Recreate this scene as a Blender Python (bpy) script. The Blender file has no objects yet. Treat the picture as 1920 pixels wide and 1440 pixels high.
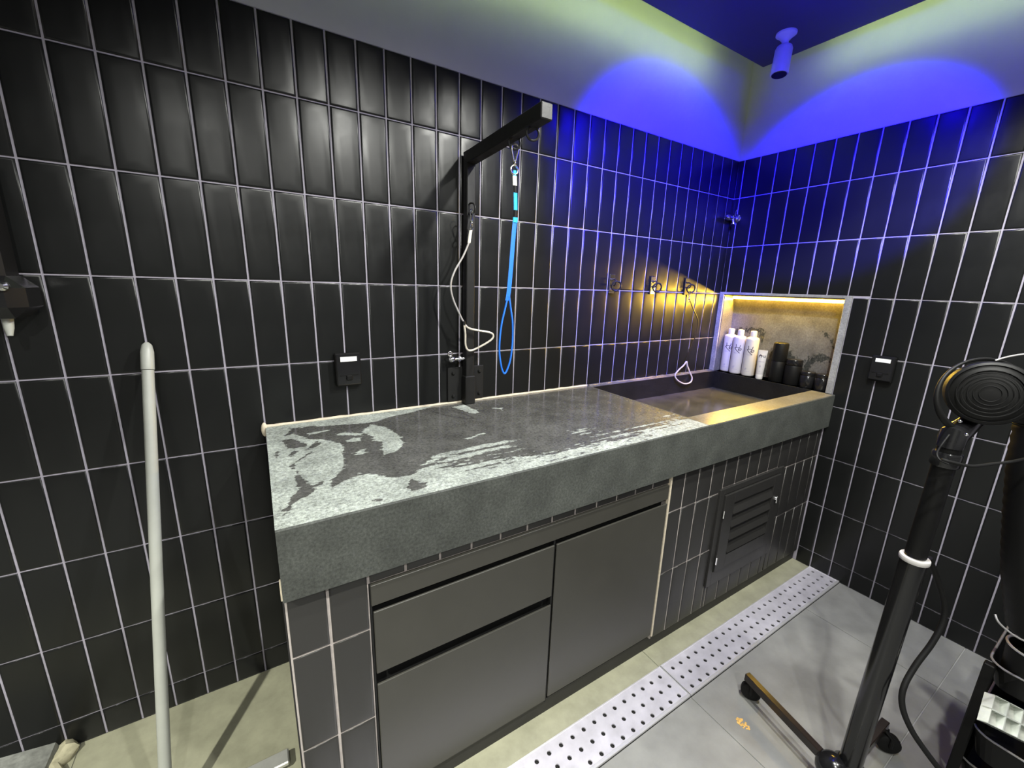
import bpy, math, random
import numpy as np
from mathutils import Vector, Matrix
random.seed(7)
SC = bpy.context.scene
COL = SC.collection

# ------------------------------------------------------------------ camera, world, lights, exposure
CAM = Vector((-2.7754, -1.7529, 1.6385))
RIGHT = Vector((0.853049, -0.520979, 0.029825))
DOWN = Vector((-0.095957, -0.212787, -0.972376))
FWD = Vector((0.512933, 0.826622, -0.231509))
cd = bpy.data.cameras.new('camera')
cd.sensor_width = 36.0
cd.lens = 772.379 / 1920 * 36.0
cd.clip_start = 0.02
cam = bpy.data.objects.new('camera', cd)
m3 = Matrix((RIGHT, -DOWN, -FWD)).transposed()
cam.matrix_world = Matrix.Translation(CAM) @ m3.to_4x4()
COL.objects.link(cam)
SC.camera = cam

w = bpy.data.worlds.new('world')
SC.world = w
w.use_nodes = True
w.node_tree.nodes['Background'].inputs[0].default_value = (0.55, 0.6, 0.6, 1)
w.node_tree.nodes['Background'].inputs[1].default_value = 0.02
SC.view_settings.view_transform = 'Standard'
SC.view_settings.look = 'None'
SC.view_settings.exposure = 0.0
SC.view_settings.gamma = 1.0
SC.view_settings.use_curve_mapping = False


def light(name, typ, loc, energy, color, aim=None, **kw):
    d = bpy.data.lights.new(name, typ)
    d.energy = energy
    d.color = color
    for k, v in kw.items():
        setattr(d, k, v)
    o = bpy.data.objects.new(name, d)
    o.location = loc
    if aim is not None:
        o.rotation_euler = (Vector(aim) - Vector(loc)).to_track_quat('-Z', 'Y').to_euler()
    COL.objects.link(o)
    return o


NEUTRAL = (1.0, 1.0, 0.935)
DOWN_LAMPS = [((-1.46, -1.40, 2.885), 78, NEUTRAL), ((-2.10, -1.95, 2.885), 58, NEUTRAL),
              ((-3.05, -2.90, 2.885), 50, NEUTRAL), ((-4.35, -1.95, 2.885), 215, (1.0, 1.0, 0.88)),
              ((-1.00, -1.98, 2.885), 40, NEUTRAL)]
for p, e, c in DOWN_LAMPS:
    light('downlight_lamp', 'SPOT', (p[0], p[1], p[2] - 0.03), e * 2.2, c, (p[0], p[1], 0), spot_size=math.radians(104 if p[0] < -4 else 150 if p[0] > -2 else 164), spot_blend=0.4, shadow_soft_size=0.035)
BLUE = (0.006, 0.0, 1.0)
TWIN = (-1.05, -1.05, 2.60)
TWIN2 = (-1.60, -1.70, 2.58)
light('blue_spot_right', 'SPOT', TWIN2, 1300, BLUE, (0, -0.655, 2.25), spot_size=math.radians(31), spot_blend=0.35, shadow_soft_size=0.03)
light('blue_spot_back', 'SPOT', TWIN, 430, BLUE, (-0.754, 0, 2.105), spot_size=math.radians(76), spot_blend=0.42, shadow_soft_size=0.03)
light('niche_bar_lamp', 'AREA', (0.098, -0.372, 1.5965), 25, (1.0, 0.62, 0.06), (-1.05, -0.372, 1.10), shape='RECTANGLE', size=0.66, size_y=0.010)
light('blue_spill', 'POINT', (-0.80, -0.78, 2.74), 14, BLUE, shadow_soft_size=0.04)


# ------------------------------------------------------------------ materials
def pmat(name, col, rough=0.5, metal=0.0, var=0.0, vscale=20.0, bump=0.0, bscale=60.0, spec=0.5, rvar=0.0, emit=None, estr=0.0, coat=0.0, col2=None):
    m = bpy.data.materials.new(name)
    m.use_nodes = True
    nt = m.node_tree
    b = nt.nodes['Principled BSDF']
    b.inputs['Base Color'].default_value = (*col, 1)
    b.inputs['Roughness'].default_value = rough
    b.inputs['Metallic'].default_value = metal
    b.inputs['Specular IOR Level'].default_value = spec
    if coat:
        b.inputs['Coat Weight'].default_value = coat
        b.inputs['Coat Roughness'].default_value = 0.08
    if emit:
        b.inputs['Emission Color'].default_value = (*emit, 1)
        b.inputs['Emission Strength'].default_value = estr
    if var or bump or rvar:
        tc = nt.nodes.new('ShaderNodeTexCoord')
        n = nt.nodes.new('ShaderNodeTexNoise')
        n.inputs['Scale'].default_value = vscale
        n.inputs['Detail'].default_value = 6
        n.inputs['Roughness'].default_value = 0.65
        nt.links.new(tc.outputs['Object'], n.inputs['Vector'])
        if var:
            r = nt.nodes.new('ShaderNodeValToRGB')
            c2 = col2 or tuple(min(1, x * (1 + var)) for x in col)
            r.color_ramp.elements[0].position = 0.3
            r.color_ramp.elements[1].position = 0.7
            r.color_ramp.elements[0].color = (*[x * (1 - var) for x in col], 1)
            r.color_ramp.elements[1].color = (*c2, 1)
            nt.links.new(n.outputs['Fac'], r.inputs['Fac'])
            nt.links.new(r.outputs['Color'], b.inputs['Base Color'])
        if rvar:
            mr = nt.nodes.new('ShaderNodeMapRange')
            mr.inputs['From Min'].default_value = 0.3
            mr.inputs['From Max'].default_value = 0.7
            mr.inputs['To Min'].default_value = max(0.02, rough - rvar)
            mr.inputs['To Max'].default_value = rough + rvar
            nt.links.new(n.outputs['Fac'], mr.inputs['Value'])
            nt.links.new(mr.outputs['Result'], b.inputs['Roughness'])
        if bump:
            n2 = nt.nodes.new('ShaderNodeTexNoise')
            n2.inputs['Scale'].default_value = bscale
            n2.inputs['Detail'].default_value = 4
            nt.links.new(tc.outputs['Object'], n2.inputs['Vector'])
            bp = nt.nodes.new('ShaderNodeBump')
            bp.inputs['Strength'].default_value = bump
            bp.inputs['Distance'].default_value = 0.002
            nt.links.new(n2.outputs['Fac'], bp.inputs['Height'])
            nt.links.new(bp.outputs['Normal'], b.inputs['Normal'])
    return m


M = {}
M['tile'] = pmat('black_glazed_tile', (0.0075, 0.008, 0.008), 0.30, bump=0.10, bscale=14, spec=0.34, rvar=0.05, vscale=5)
M['base_tile'] = pmat('floor_lit_satin_tile', (0.027, 0.026, 0.025), 0.38, bump=0.12, bscale=18, rvar=0.05, vscale=6)  # lighter than the wall tiles: reflected floor light put into the colour
M['grout'] = pmat('pale_grout', (0.32, 0.30, 0.36), 0.9, var=0.12, vscale=40)
M['paint'] = pmat('off_white_wall_paint', (0.44, 0.44, 0.43), 0.7, var=0.05, vscale=3, bump=0.12, bscale=30)
M['ceil'] = pmat('white_ceiling_paint', (0.6, 0.6, 0.6), 0.85, var=0.03, vscale=3)
M['panel'] = pmat('dark_ceiling_panel_paint', (0.035, 0.035, 0.055), 0.6, var=0.05, vscale=4)
M['plain'] = pmat('grey_room_paint', (0.10, 0.10, 0.10), 0.8, var=0.04, vscale=3)
M['floor'] = pmat('grey_porcelain_floor', (0.255, 0.255, 0.245), 0.42, var=0.16, vscale=6, bump=0.05, bscale=50, rvar=0.06)
M['olive'] = pmat('olive_floor', (0.33, 0.325, 0.235), 0.36, var=0.18, vscale=9, bump=0.06, bscale=40, rvar=0.08)  # yellower olive tone than the main floor tiles
M['floorjoint'] = pmat('floor_joint', (0.34, 0.34, 0.33), 0.8, var=0.1)
M['black'] = pmat('matte_black_void', (0.008, 0.008, 0.008), 0.8, var=0.05)
M['plinth'] = pmat('black_plinth', (0.018, 0.017, 0.018), 0.55, var=0.2, vscale=12)
M['cab'] = pmat('dark_bronze_laminate', (0.046, 0.044, 0.037), 0.36, var=0.06, vscale=9, rvar=0.03)
M['cabdark'] = pmat('cabinet_shadow_gap', (0.006, 0.006, 0.006), 0.7, var=0.05)
M['cream'] = pmat('cream_silicone', (0.66, 0.58, 0.45), 0.6, var=0.12, vscale=60, bump=0.3, bscale=120)
M['blackmetal'] = pmat('black_powder_coated_metal', (0.012, 0.012, 0.012), 0.48, bump=0.1, bscale=200, rvar=0.04, vscale=30, spec=0.3)
M['gloss'] = pmat('glossy_black_plastic', (0.010, 0.010, 0.011), 0.18, var=0.1)
M['mattplastic'] = pmat('matt_black_plastic', (0.006, 0.006, 0.006), 0.5, var=0.1, spec=0.22)
M['rubber'] = pmat('black_rubber', (0.008, 0.008, 0.008), 0.6, var=0.1, spec=0.2)
M['chrome'] = pmat('chrome', (0.75, 0.75, 0.76), 0.16, 1.0, rvar=0.04)
M['brass'] = pmat('nickel_clip', (0.72, 0.68, 0.60), 0.24, 1.0, rvar=0.05)
M['steel'] = pmat('brushed_stainless', (0.62, 0.60, 0.66), 0.42, 0.3, var=0.12, vscale=14, rvar=0.08)
M['steelrim'] = pmat('bright_steel_rim', (0.85, 0.84, 0.86), 0.35, 0.6, var=0.05)
M['blue'] = pmat('bright_blue_webbing', (0.010, 0.16, 0.75), 0.55, var=0.08, vscale=80)
M['cyan'] = pmat('cyan_blue_webbing', (0.01, 0.38, 0.80), 0.5, var=0.06, vscale=80)
M['ferrule'] = pmat('pale_crimp_sleeve', (0.80, 0.78, 0.66), 0.4, var=0.05)
M['wire'] = pmat('grey_coated_wire', (0.32, 0.31, 0.31), 0.35, var=0.1, vscale=60)
M['clearwire'] = pmat('clear_coated_wire', (0.62, 0.58, 0.50), 0.25, 0.2, var=0.1, vscale=60)
M['white'] = pmat('white_bottle_plastic', (0.50, 0.48, 0.48), 0.38, var=0.02)
M['cap'] = pmat('white_cap_plastic', (0.60, 0.58, 0.56), 0.35, var=0.02)
M['ink'] = pmat('dark_print', (0.03, 0.02, 0.05), 0.6, var=0.1)
M['inkpale'] = pmat('grey_print', (0.30, 0.28, 0.42), 0.6, var=0.1)
M['label'] = pmat('white_sticker', (0.86, 0.86, 0.84), 0.5, var=0.02)
M['pvc'] = pmat('grey_pole_plastic', (0.36, 0.37, 0.34), 0.42, var=0.07, vscale=12)
M['alu'] = pmat('pale_aluminium', (0.70, 0.70, 0.66), 0.35, 0.6, var=0.08)
M['stonecurb'] = pmat('rough_grey_stone', (0.20, 0.205, 0.19), 0.8, var=0.35, vscale=40, bump=0.3, bscale=60)
M['mortar'] = pmat('yellow_mortar', (0.42, 0.39, 0.27), 0.85, var=0.3, vscale=30, bump=0.4, bscale=40)
M['clearbox'] = pmat('frosted_clear_plastic', (0.62, 0.66, 0.60), 0.15, var=0.12, vscale=25, coat=0.4)
M['crumb'] = pmat('golden_crumbs', (0.75, 0.45, 0.13), 0.7, var=0.3, vscale=90)
M['led'] = pmat('warm_led', (1, 0.7, 0.2), 0.5, emit=(1.0, 0.56, 0.06), estr=26)
M['cove'] = pmat('green_white_led', (1, 1, 0.8), 0.5, emit=(0.72, 1.0, 0.34), estr=30.0)
M['lens'] = pmat('lamp_lens', (1, 1, 0.9), 0.3, emit=(1, 0.98, 0.86), estr=12)
M['bluelens'] = pmat('blue_lamp_lens', (0.1, 0.1, 1), 0.3, emit=(0.08, 0.02, 1.0), estr=10)
M['lampbody'] = pmat('pale_lamp_body', (0.45, 0.45, 0.50), 0.4, var=0.03)


def stone_mat(name, dry, wet, use_attr, wetall=0.0, streak=0.0, lo=0.42, hi=1.30):
    m = bpy.data.materials.new(name)
    m.use_nodes = True
    nt = m.node_tree
    b = nt.nodes['Principled BSDF']
    N, L = nt.nodes.new, nt.links.new
    tc = N('ShaderNodeTexCoord')
    sp = N('ShaderNodeTexNoise')
    sp.inputs['Scale'].default_value = 130
    sp.inputs['Detail'].default_value = 3
    sp.inputs['Roughness'].default_value = 0.7
    L(tc.outputs['Object'], sp.inputs['Vector'])
    big = N('ShaderNodeTexNoise')
    big.inputs['Scale'].default_value = 9
    big.inputs['Detail'].default_value = 5
    L(tc.outputs['Object'], big.inputs['Vector'])

    def ramp(c, lo, hi, src, p0=0.32, p1=0.68):
        r = N('ShaderNodeValToRGB')
        r.color_ramp.elements[0].position = p0
        r.color_ramp.elements[1].position = p1
        r.color_ramp.elements[0].color = (*[x * lo for x in c], 1)
        r.color_ramp.elements[1].color = (*[min(1, x * hi) for x in c], 1)
        L(src, r.inputs['Fac'])
        return r.outputs['Color']
    cd_ = ramp(dry, lo, hi, sp.outputs['Fac'])
    cw_ = ramp(wet, 0.62, 1.5, sp.outputs['Fac'])
    blot = ramp((1, 1, 1), 0.60, 1.15, big.outputs['Fac'])
    mx = N('ShaderNodeMix')
    mx.data_type = 'RGBA'
    if use_attr:
        at = N('ShaderNodeAttribute')
        at.attribute_name = 'wet'
        mp = N('ShaderNodeMapping')
        mp.inputs['Scale'].default_value = (0.55, 1.5, 1)
        L(tc.outputs['Object'], mp.inputs['Vector'])
        nz = N('ShaderNodeTexNoise')
        nz.inputs['Scale'].default_value = 46
        nz.inputs['Detail'].default_value = 7
        nz.inputs['Roughness'].default_value = 0.7
        L(mp.outputs['Vector'], nz.inputs['Vector'])
        a1 = N('ShaderNodeMath')
        a1.operation = 'MULTIPLY_ADD'
        L(nz.outputs['Fac'], a1.inputs[0])
        a1.inputs[1].default_value = 0.14
        a1.inputs[2].default_value = -0.07
        a2 = N('ShaderNodeMath')
        a2.operation = 'ADD'
        L(a1.outputs[0], a2.inputs[0])
        L(at.outputs['Fac'], a2.inputs[1])
        mr = N('ShaderNodeMapRange')
        mr.inputs['From Min'].default_value = -0.005
        mr.inputs['From Max'].default_value = 0.006
        L(a2.outputs[0], mr.inputs['Value'])
        mp2 = N('ShaderNodeMapping')
        mp2.inputs['Scale'].default_value = (3.0, 48, 1)
        mp2.inputs['Rotation'].default_value = (0, 0, math.radians(-8))
        L(tc.outputs['Object'], mp2.inputs['Vector'])
        nz2 = N('ShaderNodeTexNoise')
        nz2.inputs['Scale'].default_value = 1.0
        nz2.inputs['Detail'].default_value = 4
        L(mp2.outputs['Vector'], nz2.inputs['Vector'])
        a3 = N('ShaderNodeMath')
        a3.operation = 'MULTIPLY_ADD'
        L(nz2.outputs['Fac'], a3.inputs[0])
        a3.inputs[1].default_value = streak
        a3.inputs[2].default_value = -0.5 * streak
        a4 = N('ShaderNodeMath')
        a4.operation = 'ADD'
        L(a2.outputs[0], a4.inputs[0])
        L(a3.outputs[0], a4.inputs[1])
        L(a4.outputs[0], mr.inputs['Value'])
        fac = mr.outputs['Result']
    else:
        v = N('ShaderNodeValue')
        v.outputs[0].default_value = wetall
        fac = v.outputs[0]
    L(fac, mx.inputs['Factor'])
    L(cd_, mx.inputs[6])
    L(cw_, mx.inputs[7])
    mm = N('ShaderNodeMix')
    mm.data_type = 'RGBA'
    mm.blend_type = 'MULTIPLY'
    mm.inputs['Factor'].default_value = 1
    L(mx.outputs[2], mm.inputs[6])
    L(blot, mm.inputs[7])
    L(mm.outputs[2], b.inputs['Base Color'])
    rr = N('ShaderNodeMapRange')
    rr.inputs['To Min'].default_value = 0.75
    rr.inputs['To Max'].default_value = 0.16
    L(fac, rr.inputs['Value'])
    L(rr.outputs['Result'], b.inputs['Roughness'])
    bp = N('ShaderNodeBump')
    bp.inputs['Strength'].default_value = 0.15
    bp.inputs['Distance'].default_value = 0.001
    L(sp.outputs['Fac'], bp.inputs['Height'])
    L(bp.outputs['Normal'], b.inputs['Normal'])
    return m


DRY, WETC = (0.50, 0.55, 0.50), (0.108, 0.109, 0.102)
M['stonetop'] = stone_mat('granite_worktop', DRY, WETC, True, streak=0.11)
M['stoneside'] = stone_mat('granite_edge_shaded', (0.074, 0.080, 0.072), WETC, False, 0.0, lo=0.6, hi=1.35)  # same granite as the powdery dry top, darkened for grazing light on the front
M['stonewet'] = stone_mat('wet_granite_basin', DRY, (0.075, 0.074, 0.068), False, 1.0)
M['stonerim'] = stone_mat('damp_granite_rim', (0.20, 0.20, 0.18), (0.14, 0.14, 0.125), False, 0.8)
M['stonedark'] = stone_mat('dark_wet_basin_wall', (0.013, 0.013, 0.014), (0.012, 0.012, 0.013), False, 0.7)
M['stoneniche'] = stone_mat('niche_granite', (0.135, 0.135, 0.135), (0.045, 0.05, 0.05), True, lo=0.7, hi=1.25)


# ------------------------------------------------------------------ mesh helpers
class MB:
    def __init__(self):
        self.v, self.f, self.m = [], [], []

    def add(self, vs, fs, mi=0):
        o = len(self.v)
        self.v += [tuple(x) for x in vs]
        self.f += [tuple(i + o for i in q) for q in fs]
        self.m += [mi] * len(fs)
        return self

    def box(self, lo, hi, mi=0, T=None, ch=0.0):
        x0, y0, z0 = lo
        x1, y1, z1 = hi
        if ch <= 0:
            vs = [(x0, y0, z0), (x1, y0, z0), (x1, y1, z0), (x0, y1, z0), (x0, y0, z1), (x1, y0, z1), (x1, y1, z1), (x0, y1, z1)]
            fs = [(0, 3, 2, 1), (4, 5, 6, 7), (0, 1, 5, 4), (1, 2, 6, 5), (2, 3, 7, 6), (3, 0, 4, 7)]
        else:
            c = ch
            vs, fs = [], []
            # chamfered box: octagon-profile rings through the three axes
            def P(sx, sy, sz, ax):
                p = [x1 if sx > 0 else x0, y1 if sy > 0 else y0, z1 if sz > 0 else z0]
                s = (sx, sy, sz)
                for k in range(3):
                    if k != ax:
                        p[k] -= s[k] * c
                return tuple(p)
            idx = {}
            for sx in (-1, 1):
                for sy in (-1, 1):
                    for sz in (-1, 1):
                        for ax in range(3):
                            idx[(sx, sy, sz, ax)] = len(vs)
                            vs.append(P(sx, sy, sz, ax))
            for ax in range(3):
                a, b = [(1, 2), (2, 0), (0, 1)][ax]
                for s in (-1, 1):
                    q = []
                    for (sa, sb) in ((-1, -1), (1, -1), (1, 1), (-1, 1)):
                        t = [0, 0, 0]
                        t[ax] = s
                        t[a] = sa
                        t[b] = sb
                        q.append(idx[(*t, ax)])
                    fs.append(tuple(q) if s > 0 else tuple(reversed(q)))
            for ax in range(3):          # edges running along ax
                a, b = [(1, 2), (2, 0), (0, 1)][ax]
                for sa in (-1, 1):
                    for sb in (-1, 1):
                        def g(s, axk):
                            t = [0, 0, 0]
                            t[ax] = s
                            t[a] = sa
                            t[b] = sb
                            return idx[(*t, axk)]
                        q = (g(-1, a), g(1, a), g(1, b), g(-1, b))
                        fs.append(q if sa * sb > 0 else tuple(reversed(q)))
            for sx in (-1, 1):
                for sy in (-1, 1):
                    for sz in (-1, 1):
                        t = (idx[(sx, sy, sz, 0)], idx[(sx, sy, sz, 1)], idx[(sx, sy, sz, 2)])
                        fs.append(t if sx * sy * sz > 0 else tuple(reversed(t)))
        if T is not None:
            vs = [tuple(T @ Vector(p)) for p in vs]
        return self.add(vs, fs, mi)

    def lathe(self, prof, seg=24, T=None, mi=0, cap=True):
        vs, fs = [], []
        for r, z in prof:
            for k in range(seg):
                a = 2 * math.pi * k / seg
                vs.append((r * math.cos(a), r * math.sin(a), z))
        n = len(prof)
        for i in range(n - 1):
            for k in range(seg):
                k2 = (k + 1) % seg
                fs.append((i * seg + k, i * seg + k2, (i + 1) * seg + k2, (i + 1) * seg + k))
        if cap:
            fs.append(tuple(reversed(range(seg))))
            fs.append(tuple((n - 1) * seg + k for k in range(seg)))
        if T is not None:
            vs = [tuple(T @ Vector(p)) for p in vs]
        return self.add(vs, fs, mi)

    def tube(self, path, r, seg=10, closed=False, mi=0, flat=None):
        P = [Vector(p) for p in path]
        n = len(P)
        rs = r if isinstance(r, (list, tuple)) else [r] * n
        vs, fs = [], []
        up = None
        for i in range(n):
            if closed:
                t = (P[(i + 1) % n] - P[i - 1])
            else:
                t = P[min(i + 1, n - 1)] - P[max(i - 1, 0)]
            t = t.normalized() if t.length > 1e-9 else Vector((0, 0, 1))
            if up is None:
                up = Vector((0, 0, 1)) if abs(t.z) < 0.9 else Vector((0, 1, 0))
            a = t.cross(up)
            a = a.normalized() if a.length > 1e-6 else t.orthogonal().normalized()
            b = a.cross(t).normalized()
            up = b
            for k in range(seg):
                an = 2 * math.pi * k / seg
                if flat:
                    vs.append(P[i] + Vector(flat[0]) * (math.cos(an) * flat[1]) + Vector(flat[2]) * (math.sin(an) * flat[3]))
                else:
                    vs.append(P[i] + (a * math.cos(an) + b * math.sin(an)) * rs[i])
        lim = n if closed else n - 1
        for i in range(lim):
            j = (i + 1) % n
            for k in range(seg):
                k2 = (k + 1) % seg
                fs.append((i * seg + k2, i * seg + k, j * seg + k, j * seg + k2))
        if not closed:
            fs.append(tuple(range(seg)))
            fs.append(tuple((n - 1) * seg + k for k in reversed(range(seg))))
        return self.add(vs, fs, mi)

    def sphere(self, c, r, seg=16, rings=10, mi=0, sc=(1, 1, 1)):
        prof = [(max(1e-4, r * math.sin(math.pi * i / rings)), -r * math.cos(math.pi * i / rings)) for i in range(rings + 1)]
        T = Matrix.Translation(c) @ Matrix.Diagonal((*sc, 1))
        return self.lathe(prof, seg, T, mi)

    def mesh(self, name, mats, smooth=False):
        me = bpy.data.meshes.new(name)
        me.from_pydata(self.v, [], self.f)
        for mt in (mats if isinstance(mats, (list, tuple)) else [mats]):
            me.materials.append(mt)
        me.polygons.foreach_set('material_index', self.m)
        if smooth:
            me.polygons.foreach_set('use_smooth', [True] * len(self.f))
            if smooth != 'all':
                me.set_sharp_from_angle(angle=math.radians(42))
        me.update()
        return me

    def build(self, name, mats, parent=None, smooth=False, loc=None):
        o = bpy.data.objects.new(name, self.mesh(name, mats, smooth))
        COL.objects.link(o)
        if parent is not None:
            o.parent = parent
            if loc is None:
                o.matrix_parent_inverse = Matrix.Translation(-Vector(parent.location)) if not any(parent.rotation_euler) else parent.matrix_world.inverted()
        if loc is not None:
            o.location = loc
        return o


def tag(o, label, cat, group=None):
    o['label'] = label
    o['category'] = cat
    if group:
        o['group'] = group
    return o


def thing(name, label, cat, loc, group=None):
    o = bpy.data.objects.new(name, None)
    o.empty_display_size = 0.05
    o.location = loc
    COL.objects.link(o)
    return tag(o, label, cat, group)


def struct(o):
    o['kind'] = 'structure'
    return o


def smooth_path(pts, n=6, closed=False):
    P = [Vector(p) for p in pts]
    out = []
    N = len(P)
    rng = range(N if closed else N - 1)
    for i in rng:
        if closed:
            p0, p1, p2, p3 = P[i - 1], P[i], P[(i + 1) % N], P[(i + 2) % N]
        else:
            p0, p1, p2, p3 = P[max(i - 1, 0)], P[i], P[i + 1], P[min(i + 2, N - 1)]
        for k in range(n):
            t = k / n
            out.append(0.5 * ((2 * p1) + (p2 - p0) * t + (2 * p0 - 5 * p1 + 4 * p2 - p3) * t * t + (3 * p1 - p0 - 3 * p2 + p3) * t ** 3))
    if not closed:
        out.append(P[-1])
    return out


def frame_to(direction, origin=(0, 0, 0)):
    return Matrix.Translation(origin) @ Vector(direction).to_track_quat('Z', 'Y').to_matrix().to_4x4()


# ------------------------------------------------------------------ room shell
H, W = 0.305, 0.10051
ZT = 2.470                                  # top of the tiling
def ROWZ(r): return 2.546 - H * r
ROWS = [ZT] + [ROWZ(r) for r in range(1, 9)] + [0.0]
PANEL_Z, GAP = 2.896, 0.17
CX0, CX1, CYF, CZ, CB = -2.787, 0.0, -0.785, 1.089, 0.898   # counter
NY0, NY1, NZ0, NZ1, ND = -0.738, -0.032, 1.089, 1.627, 0.130  # niche opening

mb = MB()
mb.box((-5.0, 0, 0), (0.2, 0.15, ZT), 0)
mb.box((-5.0, -0.002, ZT), (0.2, 0.15, 3.2), 1)
wall_back = struct(mb.build('wall_back', [M['grout'], M['paint']]))
mb = MB()
XR = 0.20
mb.box((0, -3.4, 0), (XR, NY0, ZT), 0)
mb.box((0, NY0, 0), (XR, 0, NZ0 - 0.0), 0)
mb.box((0, NY0, NZ1), (XR, 0, ZT), 0)
mb.box((0, NY1, NZ0), (XR, 0, NZ1), 0)
mb.box((ND, NY0, NZ0), (XR, NY1, NZ1), 0)
mb.box((-0.002, -3.4, ZT), (XR, 0, 3.2), 1)
wall_right = struct(mb.build('wall_right', [M['grout'], M['paint']]))
struct(MB().box((-5.15, -3.5, 0), (-5.0, 0.15, 3.2)).build('wall_left', M['plain']))
struct(MB().box((-5.0, -3.5, 0), (0.2, -3.4, 3.2)).build('wall_front', M['plain']))
ceiling = struct(MB().box((-5.15, -3.5, 3.2), (0.2, 0.15, 3.3)).build('ceiling', M['ceil']))
mb = MB()
mb.box((-4.7, -3.2, PANEL_Z), (-GAP, -GAP, PANEL_Z + 0.010))
mb.box((-4.7, -3.2, PANEL_Z + 0.010), (-GAP - 0.008, -GAP - 0.008, PANEL_Z + 0.034))
panel = struct(mb.build('ceiling_panel', M['panel'], ceiling))

# cove light strips on the upper edge of the panel, above its lip
PE = -GAP - 0.008
for a, b, nm in (((-4.0, PE, PANEL_Z + 0.014), (-0.42, PE + 0.003, PANEL_Z + 0.026), 'cove strip light above the panel edge along the back wall'),
                 ((PE, -2.4, PANEL_Z + 0.014), (PE + 0.003, -0.45, PANEL_Z + 0.026), 'cove strip light above the panel edge along the right wall')):
    t = MB().box(a, b).build('cove_strip_light', M['cove'])
    tag(t, 'greenish ' + nm, 'strip light')

TILE_MESH = {}
def tile_mesh(w_, h_, mat):
    key = (round(w_, 4), round(h_, 4), mat.name)
    if key in TILE_MESH:
        return TILE_MESH[key]
    b = MB()
    rings = [(0.0, -0.001), (0.0, 0.0018), (0.0012, 0.0032), (min(0.006, w_ * 0.3), 0.0038), (min(0.030, w_ * 0.42), 0.0041)]
    vs = []
    for ins, dep in rings:
        x, z = max(0.001, w_ / 2 - ins), max(0.001, h_ / 2 - ins)
        vs += [(-x, -dep, -z), (x, -dep, -z), (x, -dep, z), (-x, -dep, z)]
    fs = []
    for r in range(len(rings) - 1):
        for k in range(4):
            k2 = (k + 1) % 4
            fs.append((r * 4 + k, r * 4 + k2, r * 4 + 4 + k2, r * 4 + 4 + k))
    n = (len(rings) - 1) * 4
    fs.append((n, n + 1, n + 2, n + 3))
    b.add(vs, fs)
    me = b.mesh('tile', mat, smooth='all')
    TILE_MESH[key] = me
    return me


GX, GZ = 0.0062, 0.0048
def tile(parent, a0, a1, z0, z1, wall, mat, fy=0.0, gx=GX, gz=GZ):
    w_, h_ = (a1 - a0) - gx, (z1 - z0) - gz
    if w_ < 0.008 or h_ < 0.008:
        return
    o = bpy.data.objects.new('tile', tile_mesh(w_, h_, mat))
    c, zc = (a0 + a1) / 2, (z0 + z1) / 2
    rx, rz = random.gauss(0, 0.0035), random.gauss(0, 0.0045)
    if wall == 'back':
        o.location = (c, fy, zc)
        o.rotation_euler = (rx, 0, rz)
    else:
        o.location = (fy, c, zc)
        o.rotation_euler = (rx, 0, rz - math.pi / 2)
    COL.objects.link(o)
    o.parent = parent
    o.matrix_parent_inverse = Matrix.Translation(-Vector(parent.location))


for c in range(-8, 33):
    x0 = (c - 32.7335) * W
    x1 = min(x0 + W, 0.0)
    if x1 < -4.0:
        continue
    for r in range(len(ROWS) - 1):
        z1, z0 = ROWS[r], ROWS[r + 1]
        if x0 > CX0 - 0.02:
            if z1 <= CZ + 0.01:
                continue
            z0 = max(z0, CZ + 0.004)
        tile(wall_back, x0, x1, z0, z1, 'back', M['tile'])
for c in range(-1, 25):
    ya = -(c + 0.397) * W
    y1, y0 = min(ya, 0.0), ya - W
    for r in range(len(ROWS) - 1):
        z1, z0 = ROWS[r], ROWS[r + 1]
        yy1 = y1
        if y1 > -0.768:
            if z1 <= 1.64:
                if y0 > -0.768:
                    continue
                yy1 = -0.768 if z1 > 1.03 else -0.7625
            elif z0 < 1.64:
                z0 = 1.64
        tile(wall_right, y0, yy1, z0, z1, 'right', M['tile'])

# niche lining, frame and lamp
mb = MB()
mb.box((0.0, NY1 - 0.006, NZ0), (ND, NY1, NZ1), 0)
mb.box((0.0, NY0, NZ0), (ND, NY0 + 0.006, NZ1), 0)
mb.box((0.0, NY0, NZ1 - 0.006), (ND, NY1, NZ1), 0)
mb.box((-0.004, NY0, NZ0 - 0.02), (ND, NY1, NZ0), 0)
mb.build('niche_lining', M['stonerim'], wall_right)


def sdf(px, py, poly):
    P = np.array(poly, float)
    Q = np.roll(P, -1, 0)
    d = np.full(px.shape, 1e9)
    inside = np.zeros(px.shape, bool)
    for (x0, y0), (x1, y1) in zip(P, Q):
        ex, ey = x1 - x0, y1 - y0
        t = np.clip(((px - x0) * ex + (py - y0) * ey) / (ex * ex + ey * ey + 1e-12), 0, 1)
        d = np.minimum(d, np.hypot(px - x0 - t * ex, py - y0 - t * ey))
        c = ((y0 > py) != (y1 > py))
        xx = (x1 - x0) * (py - y0) / ((y1 - y0) if abs(y1 - y0) > 1e-12 else 1e-12) + x0
        inside ^= c & (px < xx)
    return np.where(inside, d, -d)


def grid_obj(name, mat, parent, U, V, fn, wet):
    vs = [fn(u, v) for v in V for u in U]
    nu = len(U)
    fs = [(j * nu + i, j * nu + i + 1, (j + 1) * nu + i + 1, (j + 1) * nu + i) for j in range(len(V) - 1) for i in range(nu - 1)]
    b = MB()
    b.add(vs, fs)
    o = b.build(name, mat, parent)
    uu, vv = np.meshgrid(U, V)
    a = o.data.attributes.new('wet', 'FLOAT', 'POINT')
    a.data.foreach_set('value', wet(uu, vv).astype(np.float32).ravel())
    return o


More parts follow.
